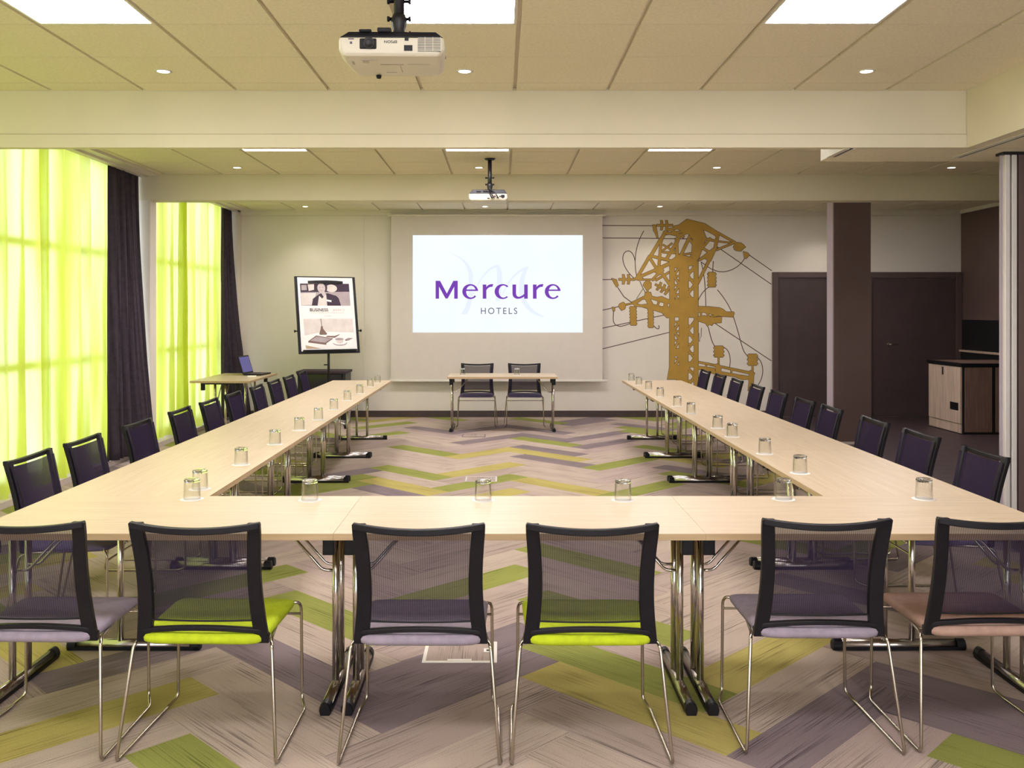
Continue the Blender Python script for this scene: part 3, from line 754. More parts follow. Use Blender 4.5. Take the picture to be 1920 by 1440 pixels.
strip(wm, bez([(660, 560), (760, 330), (860, 230), (960, 225)]), bez([(655, 600), (760, 360), (860, 262), (945, 262)]), PP, Yw)
strip(wm, bez([(945, 225), (1030, 260), (1000, 500), (975, 650)]), bez([(925, 250), (960, 330), (930, 500), (925, 650)]), PP, Yw)
strip(wm, bez([(1000, 560), (1080, 380), (1180, 270), (1310, 240)]), bez([(1000, 600), (1080, 410), (1180, 300), (1300, 275)]), PP, Yw)
strip(wm, bez([(1310, 240), (1230, 420), (1180, 700), (1500, 832)]), bez([(1270, 250), (1160, 420), (1130, 740), (1460, 832)]), PP, Yw)
wm.build('pale_monogram', img, label='faint pale letter m monogram')

# ------------------------------------------------------------------ pylon mural
MU = empty('wall_mural', (2.9, YB, .4)); tag(MU, 'golden electricity pylon mural painted on the cream end wall', 'mural')
def mx(x): return 1.505 + (x - 65) / 449.4 - 2.9
def mz(y): return 3.220 - y / 449.4 - .4
gm = MB(); GLAY = [0]
def gpoly(pts, grow=7):
    cxx = sum(p[0] for p in pts) / len(pts); cyy = sum(p[1] for p in pts) / len(pts)
    GLAY[0] += 1; gm.poly([(mx(p[0]), -.004 - GLAY[0] * .00002, mz(p[1])) for p in pts], 'gold_paint')
    n = len(pts)
    ar = sum(pts[i][0] * pts[(i + 1) % n][1] - pts[(i + 1) % n][0] * pts[i][1] for i in range(n)); sg = 1 if ar > 0 else -1
    for i in range(n):
        a, b = pts[i], pts[(i + 1) % n]; dx, dy = b[0] - a[0], b[1] - a[1]; l = math.hypot(dx, dy) or 1
        nx_, ny_ = dy / l * sg, -dx / l * sg; w = 3.0; ex, ey = dx / l * 2, dy / l * 2
        q = [(a[0] - ex, a[1] - ey), (b[0] + ex, b[1] + ey), (b[0] + ex + nx_ * w, b[1] + ey + ny_ * w), (a[0] - ex + nx_ * w, a[1] - ey + ny_ * w)]
        gm.poly([(mx(p[0]), -.003, mz(p[1])) for p in q], 'outline_brown')
def strut(x1, y1, x2, y2, w=16):
    dx, dy = x2 - x1, y2 - y1; l = math.hypot(dx, dy); nx_, ny_ = -dy / l * w / 2, dx / l * w / 2
    gpoly([(x1 + nx_, y1 + ny_), (x2 + nx_, y2 + ny_), (x2 - nx_, y2 - ny_), (x1 - nx_, y1 - ny_)])
def blob(x, y, rx, ry, n=10, j=.16, seed=0):
    r = random.Random(seed); gpoly([(x + rx * (1 + (r.random() - .5) * j * 2) * math.cos(2 * PI * k / n), y + ry * (1 + (r.random() - .5) * j * 2) * math.sin(2 * PI * k / n)) for k in range(n)])
# trunk
gpoly([(588, 350), (650, 370), (648, 1235), (588, 1220)]); gpoly([(524, 395), (556, 395), (556, 1192), (522, 1192)]); gpoly([(688, 395), (716, 395), (716, 1250), (688, 1240)])
for k, y in enumerate(range(430, 1200, 62)):
    if 640 < y < 770: continue
    a, b = (552, 592) if k % 2 else (592, 552); strut(a, y, b, y + 62, 15); strut(552, y + 4, 592, y + 4, 11)
    a, b = (646, 692) if k % 2 else (692, 646); strut(a, y, b, y + 62, 15); strut(646, y + 30, 692, y + 30, 11)
gpoly([(540, 655), (716, 640), (716, 775), (524, 770)]); gpoly([(524, 395), (590, 350), (650, 365), (716, 395), (716, 425), (524, 430)])
gpoly([(540, 985), (600, 985), (600, 1030), (540, 1040)]); gpoly([(526, 1090), (600, 1100), (600, 1190), (508, 1192)]); gpoly([(645, 1085), (716, 1070), (716, 1110), (645, 1110)])
# head
gpoly([(545, 160), (585, 152), (640, 112), (762, 142), (860, 205), (842, 225), (752, 182), (720, 215), (690, 260), (655, 215), (600, 190)])
gpoly([(690, 160), (745, 170), (770, 240), (720, 380), (690, 400), (670, 360), (680, 250)])
strut(505, 185, 640, 158, 15); strut(500, 212, 650, 190, 13); strut(520, 178, 620, 235, 13); strut(590, 225, 700, 170, 18); strut(490, 200, 600, 225, 14)
strut(495, 195, 462, 262, 20); strut(468, 240, 390, 370, 19); strut(390, 360, 300, 515, 18); strut(466, 262, 450, 445, 16)
strut(590, 215, 562, 300, 22); strut(570, 270, 500, 385, 19); strut(570, 240, 576, 420, 18); strut(662, 225, 600, 355, 18)
strut(480, 285, 585, 350, 9); strut(478, 335, 560, 340, 12); strut(540, 275, 470, 330, 9); strut(395, 360, 540, 395, 16); strut(388, 370, 450, 470, 16)
strut(300, 510, 450, 445, 17); strut(310, 520, 440, 520, 9); strut(440, 450, 560, 395, 22); strut(440, 430, 530, 560, 18); strut(430, 525, 520, 470, 12); strut(455, 470, 405, 525, 15)
gpoly([(430, 430), (470, 425), (485, 460), (455, 490), (425, 470)]); gpoly([(290, 508), (330, 492), (345, 512), (320, 522), (285, 520)])
strut(850, 205, 965, 270, 14); strut(762, 160, 850, 230, 15); strut(850, 210, 832, 300, 20); strut(965, 275, 850, 262, 9); strut(962, 270, 840, 320, 12); strut(840, 300, 730, 385, 16)
strut(830, 310, 795, 390, 17); strut(800, 370, 712, 545, 18); strut(760, 230, 720, 330, 16); strut(700, 280, 800, 340, 15); strut(730, 385, 830, 320, 14); strut(660, 250, 720, 320, 16); strut(690, 340, 640, 400, 14); strut(720, 390, 800, 350, 12); strut(740, 240, 840, 260, 14); strut(750, 300, 800, 240, 14); strut(615, 350, 700, 340, 11)
gpoly([(770, 350), (800, 335), (815, 360), (790, 395), (765, 380)])
# cross arms
gpoly([(268, 672), (370, 622), (398, 632), (440, 640), (470, 634), (540, 664), (540, 684), (470, 672), (398, 650), (340, 652), (300, 682)])
gpoly([(268, 672), (300, 682), (330, 690), (395, 682), (470, 702), (540, 705), (540, 772), (505, 778), (470, 742), (400, 722), (330, 702), (290, 700)])
strut(370, 640, 400, 695, 30); strut(455, 655, 440, 705, 12); strut(500, 662, 495, 712, 26)
def stacked(x0, y0, x1, y1, w, n):
    L_, R_ = [], []
    for k in range(n * 2 + 1):
        t = k / (n * 2); ww = w * (1 if k % 2 else .72); x = x0 + (x1 - x0) * t; y = y0 + (y1 - y0) * t
        L_.append((x - ww, y)); R_.append((x + ww, y))
    gpoly(L_ + R_[::-1])
stacked(276, 702, 280, 828, 24, 6); stacked(395, 712, 397, 843, 20, 6)
gpoly([(716, 700), (790, 702), (860, 710), (885, 720), (905, 738), (955, 738), (960, 745), (950, 772), (880, 768), (820, 758), (760, 742), (716, 740)])
gpoly([(716, 770), (760, 762), (810, 775), (875, 770), (872, 810), (820, 815), (808, 830), (790, 820), (780, 838), (765, 815), (716, 800)]); strut(735, 735, 735, 775, 10); strut(770, 735, 800, 790, 12); strut(850, 760, 800, 770, 12)
# insulators
def insul(x, y, ang, sc=1.0, n=2):
    ca, sa = math.cos(ang), math.sin(ang)
    def tr(p): return (x + (p[0] * ca - p[1] * sa) * sc, y + (p[0] * sa + p[1] * ca) * sc)
    gpoly([tr(p) for p in ((-48, -6), (60, -6), (60, 7), (-48, 7))])
    for k in range(n): gpoly([tr(p) for p in ((-24 + 34 * k, -32), (-10 + 34 * k, -32), (-4 + 34 * k, 0), (-10 + 34 * k, 32), (-24 + 34 * k, 32), (-20 + 34 * k, 0))])
insul(485, 153, 0); insul(228, 518, 0); insul(465, 572, .5, .9, 3); stacked(808, 470, 808, 570, 30, 4)
gpoly([(410, 150), (430, 152), (440, 200), (447, 240), (436, 236), (425, 205), (415, 190)]); gpoly([(132, 512), (165, 520), (178, 560), (165, 570), (150, 545)])
blob(375, 558, 27, 30, seed=1); strut(375, 585, 375, 625, 9); gpoly([(360, 605), (395, 605), (410, 650), (350, 650)])
blob(992, 300, 38, 28, seed=2); gpoly([(1020, 330), (1050, 340), (1062, 355), (1040, 378), (1028, 372)]); strut(960, 268, 985, 290, 12)
blob(205, 700, 22, 26, seed=3); strut(222, 690, 275, 680, 9); gpoly([(136, 705), (155, 708), (152, 732), (142, 730)])
stacked(856, 968, 855, 1043, 36, 3); strut(854, 1040, 854, 1090, 9); stacked(1083, 1022, 1083, 1098, 36, 3); strut(1083, 1095, 1083, 1140, 9)
# lower bracket on the right
gpoly([(716, 1070), (830, 1092), (845, 1088), (868, 1100), (1060, 1140), (1070, 1132), (1098, 1150), (1092, 1165), (1060, 1156), (880, 1116), (720, 1082)])
gpoly([(716, 1104), (825, 1116), (840, 1160), (716, 1124)]); gpoly([(866, 1140), (960, 1156), (1062, 1178), (1058, 1192), (1010, 1194), (960, 1174), (866, 1160)])
gpoly([(835, 1100), (872, 1105), (866, 1180), (842, 1225), (818, 1224), (836, 1190)]); gpoly([(1060, 1140), (1092, 1150), (1088, 1230), (1070, 1272), (1052, 1268), (1058, 1210)]); strut(720, 1185, 760, 1180, 12); strut(1000, 1170, 1060, 1180, 14); strut(770, 1095, 770, 1115, 8); strut(940, 1120, 940, 1145, 10)
gm.build('pylon', MU, label='golden lattice pylon')
def cable(pts, w=5.5):
    c = MB(); A_, B_ = [], []
    for k, p in enumerate(pts):
        q0 = pts[max(0, k - 1)]; q1 = pts[min(len(pts) - 1, k + 1)]; dx, dy = q1[0] - q0[0], q1[1] - q0[1]; l = math.hypot(dx, dy) or 1
        A_.append((p[0] - dy / l * w / 2, p[1] + dx / l * w / 2)); B_.append((p[0] + dy / l * w / 2, p[1] - dx / l * w / 2))
    for k in range(len(pts) - 1): c.poly([(mx(q[0]), -.0022, mz(q[1])) for q in (A_[k], B_[k], B_[k + 1], A_[k + 1])], 'outline_brown')
    c.build('power_line', MU)
for a in ([(68, 155), (470, 157)], [(68, 239), (360, 241), (700, 246)], [(68, 520), (150, 519)], [(68, 727), (200, 697)], [(68, 848), (520, 752)], [(68, 988), (540, 871)], [(1040, 340), (1214, 461)], [(835, 292), (1210, 552)], [(830, 815), (1210, 1068)]): cable(a)
cable(bez([(285, 512), (190, 430), (190, 330), (246, 326)]) + bez([(246, 326), (270, 330), (286, 360), (290, 395)])[1:])
cable(bez([(302, 500), (280, 400), (290, 290), (350, 190)])); cable([(172, 570), (215, 635), (265, 672)], 6); cable([(322, 530), (345, 580), (368, 620)], 5); cable([(345, 580), (300, 650)], 4)
cable(bez([(145, 730), (145, 790), (130, 825), (190, 835)]) + bez([(190, 835), (220, 832), (245, 822), (262, 812)])[1:])
cable(bez([(1030, 375), (990, 450), (900, 480), (840, 462)]) + [(800, 446), (735, 400)]); cable(bez([(735, 400), (760, 480), (765, 580), (768, 700)])); cable(bez([(716, 660), (740, 610), (770, 570), (808, 566)])); cable(bez([(845, 588), (900, 650), (940, 720), (960, 790)]) + bez([(960, 790), (1010, 940), (1010, 1010), (1050, 1032)])[1:])
cable(bez([(785, 840), (800, 910), (810, 950), (834, 978)])); cable(bez([(872, 972), (930, 980), (940, 1050), (928, 1110)])); cable(bez([(1105, 1035), (1170, 1080), (1160, 1180), (1120, 1230)])); cable(bez([(415, 830), (440, 860), (460, 860), (450, 828)])); cable([(738, 845), (736, 900), (724, 940), (722, 880)], 4); cable([(905, 1300), (945, 1285)], 4); cable([(818, 395), (814, 470)], 6)

# ------------------------------------------------------------------ projectors
def projector(name, loc, rz, label, near):
    root = empty(name, loc, rz); tag(root, label, 'projector')
    # local: lens faces -Y, origin at the underside
    b = MB(); hwid, dep = .188, .32
    def sec(y, w, z0, z1, r=.018):
        return [(-w + r, y, z0), (w - r, y, z0), (w, y, z0 + r), (w, y, z1), (-w, y, z1), (-w, y, z0 + r)]
    b.ring_loft([sec(0, hwid - .012, .012, .068), sec(.012, hwid, .004, .070), sec(.10, hwid, 0, .072), sec(.27, hwid - .012, .002, .072), sec(.31, hwid - .030, .008, .070), sec(.32, hwid - .04, .016, .068)], 'projector_white', smooth=False)
    body = b.build('body', root, bevel=.008)
    tz = .092 if near else .112
    t = MB(); t.ring_loft([[(-hwid + .004, .006, .070), (hwid - .004, .006, .070), (hwid - .004, .30, .072), (-hwid + .004, .30, .072)], [(-hwid + .035, .012, tz), (hwid - .030, .012, tz), (hwid - .045, .28, tz), (-hwid + .05, .28, tz)]], 'black_plastic', smooth=False)
    t.box((-.05, -.0, .088), (.0, .03, .104), 'black_plastic'); t.box((-.115, .0, .088), (-.07, .04, .098), 'black_plastic'); t.build('base_cover', root, bevel=.004, label='black base cover')
    if near:
        l = MB(); l.box((-.112, -.004, .026), (-.052, .006, .064), 'black_plastic'); lo = l.build('lens', root, bevel=.004, label='recessed black lens')
        g = MB(); c = (-.078, -.005, .046)
        g.ring_loft([[(c[0] + r * math.cos(a * PI / 12), y, c[2] + r * math.sin(a * PI / 12)) for a in range(24)] for r, y in ((.0195, -.004), (.021, -.009), (.0175, -.010), (.014, -.006), (.001, -.0055))], 'black_metal'); g.build('lens_ring', lo)
        v = MB()
        v.box((.095, -.0035, .018), (.176, .004, .068), 'black_plastic')
        for k in range(10): v.box((.095, -.005, .0185 + k * .005), (.176, -.003, .0209 + k * .005), 'projector_white')
        for k in range(3): v.box((.120 + k * .028, -.0055, .018), (.1215 + k * .028, -.003, .068), 'projector_white')
        v.build('vent_grille', root)
        s = MB(); s.box((.046, -.003, .020), (.076, .006, .040), 'black_plastic'); s.box((.048, -.003, .056), (.062, .006, .066), 'black_plastic'); s.build('sensor_window', root)
        for lo, hi, mm in (((-.152, -.002, .060), (-.132, .004, .0635), 'grey_ink'), ((-.146, -.002, .044), (-.138, .004, .052), 'grey_ink'), ((-.115, .045, -.0012), (-.055, .050, .004), 'projector_grey'), ((-.11, .06, -.0012), (-.09, .085, .004), 'projector_grey'), ((.02, .13, -.0012), (.022, .22, .002), 'projector_grey'), ((-.04, .22, -.0012), (0, .223, .002), 'projector_grey'), ((.05, .10, -.0012), (.13, .108, .002), 'projector_grey'), ((-.05, .10, -.0012), (.035, .112, .002), 'projector_grey'), ((-.15, .07, -.0012), (-.142, .11, .003), 'projector_grey')):
            d = MB(); d.box(lo, hi, mm); d.build('casing_mark', body)
        tx = text_obj('EPSON', .0135, 'maker_lettering', root, (.0, -.0125, .058), 'black_metal', rot=(PI / 2, PI, 0), sxs=1.15)
        tx.location = (-.002, -.0015, .0565)
        f = MB(); f.lathe([(.001, -.012), (.008, -.011), (.011, 0)], 'black_plastic', 14, (-.075, .27, 0)); f.build('levelling_foot', root)
    else:
        s = MB(); s.box((.02, -.004, .02), (.165, .004, .062), 'projector_grey')
        for k in range(5): s.box((.03 + k * .026, -.007, .026 + (k % 2) * .012), (.046 + k * .026, -.002, .036 + (k % 2) * .014), 'black_plastic')
        s.box((.125, -.007, .032), (.16, -.002, .060), 'black_plastic'); s.box((-.01, -.006, .022), (.014, -.002, .030), 'black_plastic'); s.build('socket_panel', root)
        for k, xx in enumerate((.04, .058, .10)):
            w = MB(); w.tube(smooth_path([(xx, -.004, .03), (xx - .01, -.045, .035), (xx - .03, -.04, .075), (.01, .02, .115), (.0, .13, .13)], .03), .0055, 'black_plastic', 8); w.build('cable', root)
    zc = CEIL - loc[2]
    p = MB(); px_, py_ = (.014, .15)
    p.tube([(px_, py_, .11), (px_, py_, zc - .012)], .020, 'black_metal', 16); p.lathe([(.04, .0), (.055, .012), (.055, .016)], 'black_metal', 20, (px_, py_, zc - .0165)); p.box((px_ - .06, py_ - .06, .092), (px_ + .06, py_ + .06, .102), 'black_metal')
    p.lathe([(.03, .10), (.03, .115), (.022, .135), (.026, .15), (.030, .175), (.024, .195)], 'black_metal', 16, (px_, py_, 0))
    mt = p.build('ceiling_mount', root, label='black ceiling pole mount')
    for zz in (.125, .180, .245):
        for s_ in (-1, 1):
            k = MB(); k.tube([(px_ + s_ * .018, py_, zz), (px_ + s_ * .034, py_, zz), (px_ + s_ * .036, py_, zz), (px_ + s_ * .044, py_, zz)], [.006, .006, .010, .010], 'black_plastic', 10); k.build('clamp_screw', mt)
projector('projector', (-.392, 3.30, 2.498), .015, 'white projector facing the viewpoint, hung nearest from the ceiling', True)
projector('projector', (-.128, 9.02, 2.662), 0, 'white projector seen from behind with black cables, hung nearer the screen', False)

# ------------------------------------------------------------------ flip chart with poster
fc = empty('flip_chart', (-2.34, 12.62, 0), math.radians(27)); tag(fc, 'flip chart easel holding a printed poster beside the drapes', 'easel')
TI = math.radians(13); RB = Matrix.Rotation(-TI, 4, 'X')
bw, bh, zb = .412, 1.05, 1.03
def bt(m_):
    for k, p in enumerate(m_.v):
        q = RB @ Vector(p); m_.v[k] = (q.x, q.y - .03, q.z + zb)
    return m_
m = MB(); m.box((-bw, 0, 0), (bw, .018, bh), 'paper_white'); brd = bt(m).build('board', fc)
m = MB(); m.box((-bw - .012, -.008, -.012), (-bw + .022, .024, bh + .01), 'black_plastic'); m.box((bw - .022, -.008, -.012), (bw + .012, .024, bh + .01), 'black_plastic'); m.box((-bw + .022, -.008, -.012), (bw - .022, .024, .018), 'black_plastic'); m.box((-bw + .022, -.006, bh), (bw - .022, .024, bh + .012), 'black_plastic'); bt(m).build('board_frame', brd, label='black frame')
m = MB(); m.ring_loft([[(x, -.03 if abs(x) < .2 else -.012, bh - .085), (x, -.002, bh - .085), (x, -.002, bh - .042 - abs(x) * .03), (x, -.03 if abs(x) < .2 else -.012, bh - .046 - abs(x) * .03)] for x in (-.245, -.225, -.15, -.07, 0, .07, .15, .225, .245)], 'black_plastic', smooth=False); bt(m).build('paper_clamp', brd, label='black paper clamp')
m = MB(); m.box((-bw + .04, -.06, .02), (bw - .04, -.006, .03), 'black_plastic'); bt(m).build('pen_tray', brd)
for s in (-1, 1):
    k = MB(); k.lathe([(.008, 0), (.008, .03), (.018, .03), (.018, .045)], 'black_plastic', 12); 
    for q, p in enumerate(k.v): k.v[q] = (s * (bw + .012 + p[2]), .008 + p[0], .30 + p[1])
    bt(k).build('side_knob', fc)
m = MB(); m.tube([(0, .03, .10), (0, .03, .62)], .024, 'black_metal', 14); m.tube([(0, .03, .60), (0, .035, 1.10)], .017, 'black_metal', 14); m.build('pole', fc)
k = MB(); k.tube([(-.02, .03, .86), (-.065, .03, .86)], .009, 'black_plastic', 10); k.build('clamp_knob', fc)
for a in range(5):
    an = 2 * PI * a / 5 + .35; ex, ey = .27 * math.cos(an), .03 + .27 * math.sin(an)
    q = MB(); q.tube([(0, .03, .105), (ex * .6, .03 + (ey - .03) * .6, .085), (ex, ey, .062)], [.020, .017, .014], 'alu', 10); lg = q.build('leg', fc, label='grey star base leg')
    q = MB(); q.tube([(ex - .012, ey, .026), (ex + .012, ey, .026)], .026, 'black_plastic', 14); q.tube([(ex, ey, .03), (ex, ey, .06)], .007, 'black_metal', 8); q.build('castor', lg)
po = empty('poster', (0, 0, 0)); tag(po, 'printed poster with a portrait photo above a table photo, clipped to the flip chart', 'poster')
po.matrix_world = fc.matrix_basis @ Matrix.Translation((0, -.03, zb)) @ RB
pm_ = MB()
PW, PZ0, PZ1 = .370, .045, .965
def pp(x, y): # poster picture coordinates: 0..740 across, 0..1010 down
    return ((x / 740 - .5) * 2 * PW, PZ1 - y / 1010 * (PZ1 - PZ0))
LAY = [0]
def pf(pts, matn):
    LAY[0] += 1; pm_.poly([(pp(*p)[0], -.0030 - LAY[0] * .00012, pp(*p)[1]) for p in pts], matn)
pm_.box((-PW, -.003, PZ0), (PW, -.0008, PZ1), 'paper_white')
def el(x, y, rx, ry, n=18): return [(x + rx * math.cos(2 * PI * k / n), y + ry * math.sin(2 * PI * k / n)) for k in range(n)]
pf([(15, 5), (705, 0), (705, 125), (15, 140)], 'print_dark'); pf([(15, 140), (705, 125), (705, 345), (15, 345)], 'print_mid')
pf([(30, 30), (105, 25), (105, 105), (30, 110)], 'print_mid'); pf([(120, 20), (210, 12), (205, 100), (130, 120)], 'print_pale'); pf(el(450, 75, 80, 60), 'print_pale'); pf([(20, 155), (230, 148), (190, 330), (20, 340)], 'print_pale')
pf(el(320, 60, 72, 92), 'print_dark'); pf(el(308, 72, 56, 78), 'print_skin'); pf([(285, 130), (350, 120), (375, 215), (300, 260), (270, 200)], 'print_skin')
pf([(300, 150), (240, 190), (180, 240), (160, 345), (570, 345), (545, 230), (510, 190), (400, 155), (375, 150), (345, 230)], 'print_dark'); pf([(270, 190), (310, 235), (370, 170), (375, 345), (240, 345)], 'print_pale'); pf([(372, 248), (440, 262), (436, 290), (370, 276)], 'paper_white')
pf(el(286, 62, 7, 5, 8), 'print_dark'); pf(el(330, 62, 7, 5, 8), 'print_dark'); pf([(285, 108), (330, 108), (318, 118), (295, 118)], 'print_mid')
pf([(30, 545), (720, 545), (735, 1000), (40, 1000)], 'print_pale'); pf([(35, 800), (300, 745), (725, 760), (735, 1000), (45, 1000)], 'paper_white'); pf([(40, 945), (250, 1000), (45, 1000)], 'print_wood')
pf([(268, 545), (276, 545), (284, 665), (276, 665)], 'print_dark'); pf([(268, 660), (292, 660), (296, 700), (348, 775), (335, 792), (250, 792), (238, 775), (262, 700)], 'print_brown')
pf([(80, 885), (195, 800), (430, 850), (330, 920), (325, 945), (80, 905)], 'print_brown'); pf([(105, 878), (200, 815), (405, 852), (310, 912)], 'print_mid'); pf([(340, 808), (450, 812), (520, 785), (520, 795), (450, 840), (330, 825)], 'print_brown')
pf(el(520, 920, 100, 42), 'print_mid'); pf(el(518, 908, 96, 38), 'paper_white'); pf([(450, 860), (575, 855), (560, 915), (520, 930), (475, 915)], 'print_pale'); pf(el(512, 860, 60, 18), 'print_mid'); pf([(590, 872), (640, 845), (705, 850), (650, 880), (600, 890)], 'print_brown'); pf([(598, 870), (642, 852), (690, 855), (645, 873)], 'print_mid')
ps = pm_.build('printed_sheet', po)
bx_, bz_ = pp(125, 432)
text_obj('BUSINESS', .062, 'poster_lettering', ps, (bx_, -.0105, bz_), 'print_dark', ax='LEFT', extr=.0003)
q = MB()
def soft(x0, y0, x1, y1):
    a = pp(x0, y0); b = pp(x1, y1); q.box((a[0], -.0100, b[1]), (b[0], -.0095, a[1]), 'print_pale')
for xx in (455, 485, 515, 545): soft(xx, 398, xx + 18, 425)
soft(590, 405, 620, 412); soft(602, 396, 609, 424); soft(140, 455, 600, 461)
soft(330, 498, 420, 510); q.build('pale_print_marks', ps)

# ------------------------------------------------------------------ AV cabinet in the corner
av = empty('media_cabinet', (-2.56, 13.45, 0)); tag(av, 'low black media cabinet against the end wall behind the flip chart', 'cabinet')
m = MB(); m.box((-.34, -.24, .04), (-.30, .24, .70), 'black_metal'); m.box((.30, -.24, .04), (.34, .24, .70), 'black_metal'); m.box((-.30, .21, .04), (.30, .24, .70), 'black_metal'); m.box((-.30, -.24, .04), (.30, .21, .08), 'black_metal'); m.build('carcass', av)
m = MB(); m.box((-.36, -.26, .70), (.36, .25, .735), 'print_dark'); m.build('top', av, bevel=.005)
m = MB(); m.box((-.295, -.245, .09), (.295, -.235, .69), 'lens_glass'); d = m.build('glass_door', av, label='dark glossy glass door')
m = MB(); m.tube([(.24, -.262, .36), (.24, -.262, .46)], .008, 'chrome', 8); m.box((.234, -.262, .37), (.246, -.245, .38), 'chrome'); m.box((.234, -.262, .44), (.246, -.245, .45), 'chrome'); m.build('handle', d)
for x in (-.29, .29):
    for y in (-.18, .18):
        m = MB(); m.cyl((x, y), .025, 0, .041, 'black_plastic', 12); m.build('foot', av)

# ------------------------------------------------------------------ laptop on the side table
lp = empty('laptop', (-3.30, 12.55, TH), PI / 2 - .12); tag(lp, 'open dark laptop standing on the side table by the drapes', 'laptop')
m = MB(); m.box((-.18, -.125, .004), (.18, .125, .022), 'black_plastic'); bs = m.build('base', lp, bevel=.004)
m = MB(); m.box((-.155, -.01, .0222), (.155, .10, .0232), 'print_dark'); m.build('keyboard', bs); m = MB(); m.box((-.05, -.10, .0222), (.05, -.04, .0230), 'print_brown'); m.build('touchpad', bs)
R2 = Matrix.Rotation(-.30, 4, 'X')
def lid(m_):
    for k, p in enumerate(m_.v):
        q_ = R2 @ Vector(p); m_.v[k] = (q_.x, q_.y + .125, q_.z + .020)
    return m_
m = MB(); m.box((-.18, 0, 0), (.18, .012, .25), 'black_plastic'); ld = lid(m).build('lid', lp, bevel=.003)
m = MB(); m.box((-.162, -.0012, .022), (.162, .0, .232), 'laptop_glow'); lid(m).build('screen', ld, label='glowing violet screen')
m = MB(); m.box((-.055, -.035, .0), (.055, .035, .012), 'paper_white'); o = m.build('paper_pad', None, (-3.28, 12.20, TH), .2); tag(o, 'small white paper pad beside the laptop', 'paper')

# ------------------------------------------------------------------ serving peninsula and ledge on the right
cb_ = empty('bar_cabinet', (6.41, 12.42, 0)); tag(cb_, 'bar height cabinet with a pale wood end door and dark brown front', 'cabinet')
x0, x1, y0, y1 = 5.92 - 6.41, 6.84 - 6.41, 11.95 - 12.42, 12.90 - 12.42
m = MB(); m.box((x0 + .03, y0 + .02, .0), (x1, y1 - .005, .875), 'black_metal'); car = m.build('carcass', cb_)
m = MB(); m.box((x0 - .005, y0 - .005, .875), (x1, y1 + .01, .915), 'black_plastic'); m.box((x0 + .06, y0 + .06, .915), (x1 - .02, y1 - .05, .9165), 'brown_wood'); m.build('counter_top', cb_, bevel=.003)
m = MB(); m.box((x0 + .004, y0 + .03, .135), (x0 + .028, y1 - .035, .865), 'pale_wood'); dr = m.build('door', cb_, bevel=.002, label='pale wood door')
m = MB(); m.box((x0 + .0015, .115 - .10, .74), (x0 + .006, .155 - .10, .845), 'black_plastic'); m.build('finger_slot', dr)
m = MB(); m.box((x0 + .0015, y0 + .08, .30), (x0 + .006, y0 + .30, .40), 'black_plastic'); m.build('vent', dr)
m = MB(); m.box((x0 + .010, y0 + .03, .012), (x0 + .028, y1 - .035, .128), 'pale_wood'); m.build('plinth', cb_)
for a, b in ((x0 + .055, x0 + .40), (x0 + .45, x1 - .01)):
    m = MB(); m.box((a, y0, .03), (b, y0 + .018, .865), 'brown_wood'); m.build('front_panel', cb_)
sl = empty('serving_ledge', (6.90, 12.2, 0)); tag(sl, 'wooden serving ledge with a black splashback on the brown side wall', 'ledge')
m = MB(); m.box((-.055, -1.6, .985), (-.002, 1.7, 1.015), 'pale_wood'); m.build('shelf', sl, bevel=.003)
m = MB(); m.box((-.012, -1.6, 1.02), (-.001, 1.7, 1.462), 'black_metal'); m.build('splashback', sl, label='black splashback')
m = MB(); m.box((-.03, -1.6, .30), (-.001, 1.7, .983), 'black_metal'); m.build('apron', sl)

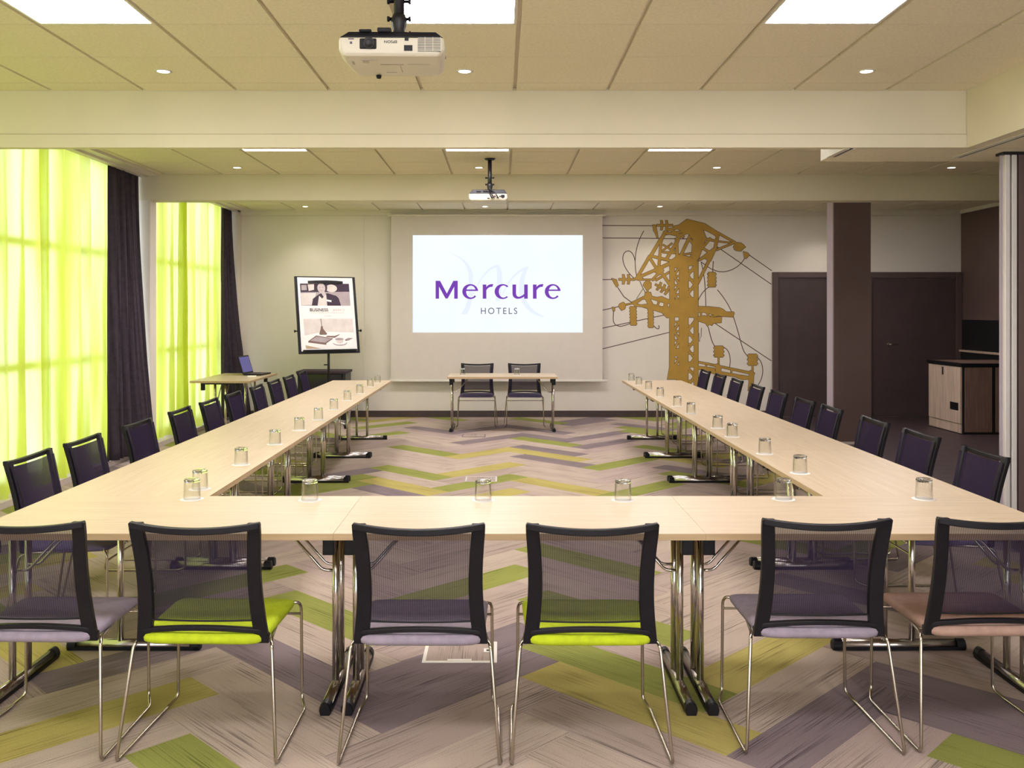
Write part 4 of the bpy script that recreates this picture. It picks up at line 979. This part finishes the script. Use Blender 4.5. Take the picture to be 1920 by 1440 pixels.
# ------------------------------------------------------------------ floor boxes
for k, (x, y, w, d_, lab) in enumerate(((-.19, 4.33, .34, .26, 'white framed floor socket box under the front table row'), (-.19, 8.78, .30, .26, 'grey floor socket box on the carpet inside the table ring'), (-.35, 11.85, .30, .26, 'floor socket box in front of the head table'))):
    r = empty('floor_box', (x, y, 0)); tag(r, lab, 'floor socket', None)
    f = MB(); t = .016; mt = 'white_trim' if k == 0 else 'alu'
    if k == 2: mt = 'carpet_slate'
    f.box((-w / 2, -d_ / 2, 0), (w / 2, -d_ / 2 + t, .004), mt); f.box((-w / 2, d_ / 2 - t, 0), (w / 2, d_ / 2, .004), mt); f.box((-w / 2, -d_ / 2 + t, 0), (-w / 2 + t, d_ / 2 - t, .004), mt); f.box((w / 2 - t, -d_ / 2 + t, 0), (w / 2, d_ / 2 - t, .004), mt); f.build('frame', r)
    l = MB(); l.poly([(-w / 2 + t, -d_ / 2 + t, .003), (w / 2 - t, -d_ / 2 + t, .003), (w / 2 - t, d_ / 2 - t, .003), (-w / 2 + t, d_ / 2 - t, .003)], 'carpet_taupe', uv=[(0, 0), (0, w), (d_, w), (d_, 0)]); ld_ = l.build('lid', r)
    if k < 2:
        h = MB(); h.box((-.055, -d_ / 2 + t, .003), (.055, -d_ / 2 + t + .016, .006), mt); h.build('handle', ld_)
        h = MB(); h.box((w / 2 - .062, -d_ / 2 + .12, .003), (w / 2 - .022, -d_ / 2 + .165, .006), mt); h.box((w / 2 - .05, -d_ / 2 + .13, .006), (w / 2 - .035, -d_ / 2 + .15, .007), 'black_plastic'); h.build('cable_outlet', ld_)

# ------------------------------------------------------------------ world, camera, view
w = bpy.data.worlds.new('World'); SC.world = w; w.use_nodes = True
nt = w.node_tree; bg = nt.nodes['Background']
bg.inputs[0].default_value = (.93, .97, 1., 1); bg.inputs[1].default_value = 2.5
for (a, b) in (W1, W2):       # sky portals at the window openings
    al = bpy.data.lights.new('window_portal', 'AREA'); al.shape = 'RECTANGLE'; al.size = ZH - ZS; al.size_y = b - a; al.cycles.is_portal = True
    ao = bpy.data.objects.new('window_portal', al); COL.objects.link(ao); ao.location = (XL - .12, (a + b) / 2, (ZS + ZH) / 2); ao.rotation_euler = (0, -PI / 2, 0)
dl = bpy.data.lights.new('rear_fill', 'AREA'); dl.shape = 'RECTANGLE'; dl.size = RW[1] - RW[0]; dl.size_y = RW[3] - RW[2]; dl.energy = 190; dl.color = (1, .92, .96)  # fill lamp added outside the rear opening
do = bpy.data.objects.new('rear_fill', dl); COL.objects.link(do); do.location = ((RW[0] + RW[1]) / 2, YR - .3, (RW[2] + RW[3]) / 2); do.rotation_euler = (PI / 2, 0, 0)
cam = bpy.data.cameras.new('camera'); co = bpy.data.objects.new('camera', cam); COL.objects.link(co)
co.location = (0, 0, EYE); co.rotation_euler = (PI / 2, 0, 0)
cam.sensor_fit = 'HORIZONTAL'; cam.sensor_width = 36; cam.lens = 1740 / 1920 * 36
cam.shift_x = (960 - 940) / 1920; cam.shift_y = -(720 - 583) / 1920
cam.clip_start = .05; cam.clip_end = 100
SC.camera = co
vs = SC.view_settings; vs.view_transform = 'Standard'; vs.look = 'None'; vs.gamma = 1; vs.use_curve_mapping = False; vs.exposure = 0.14
cy = SC.cycles
cy.max_bounces = 10; cy.diffuse_bounces = 5; cy.glossy_bounces = 4; cy.transmission_bounces = 10; cy.transparent_max_bounces = 16
cy.caustics_reflective = False; cy.caustics_refractive = False; cy.sample_clamp_indirect = 6.0; cy.blur_glossy = .5
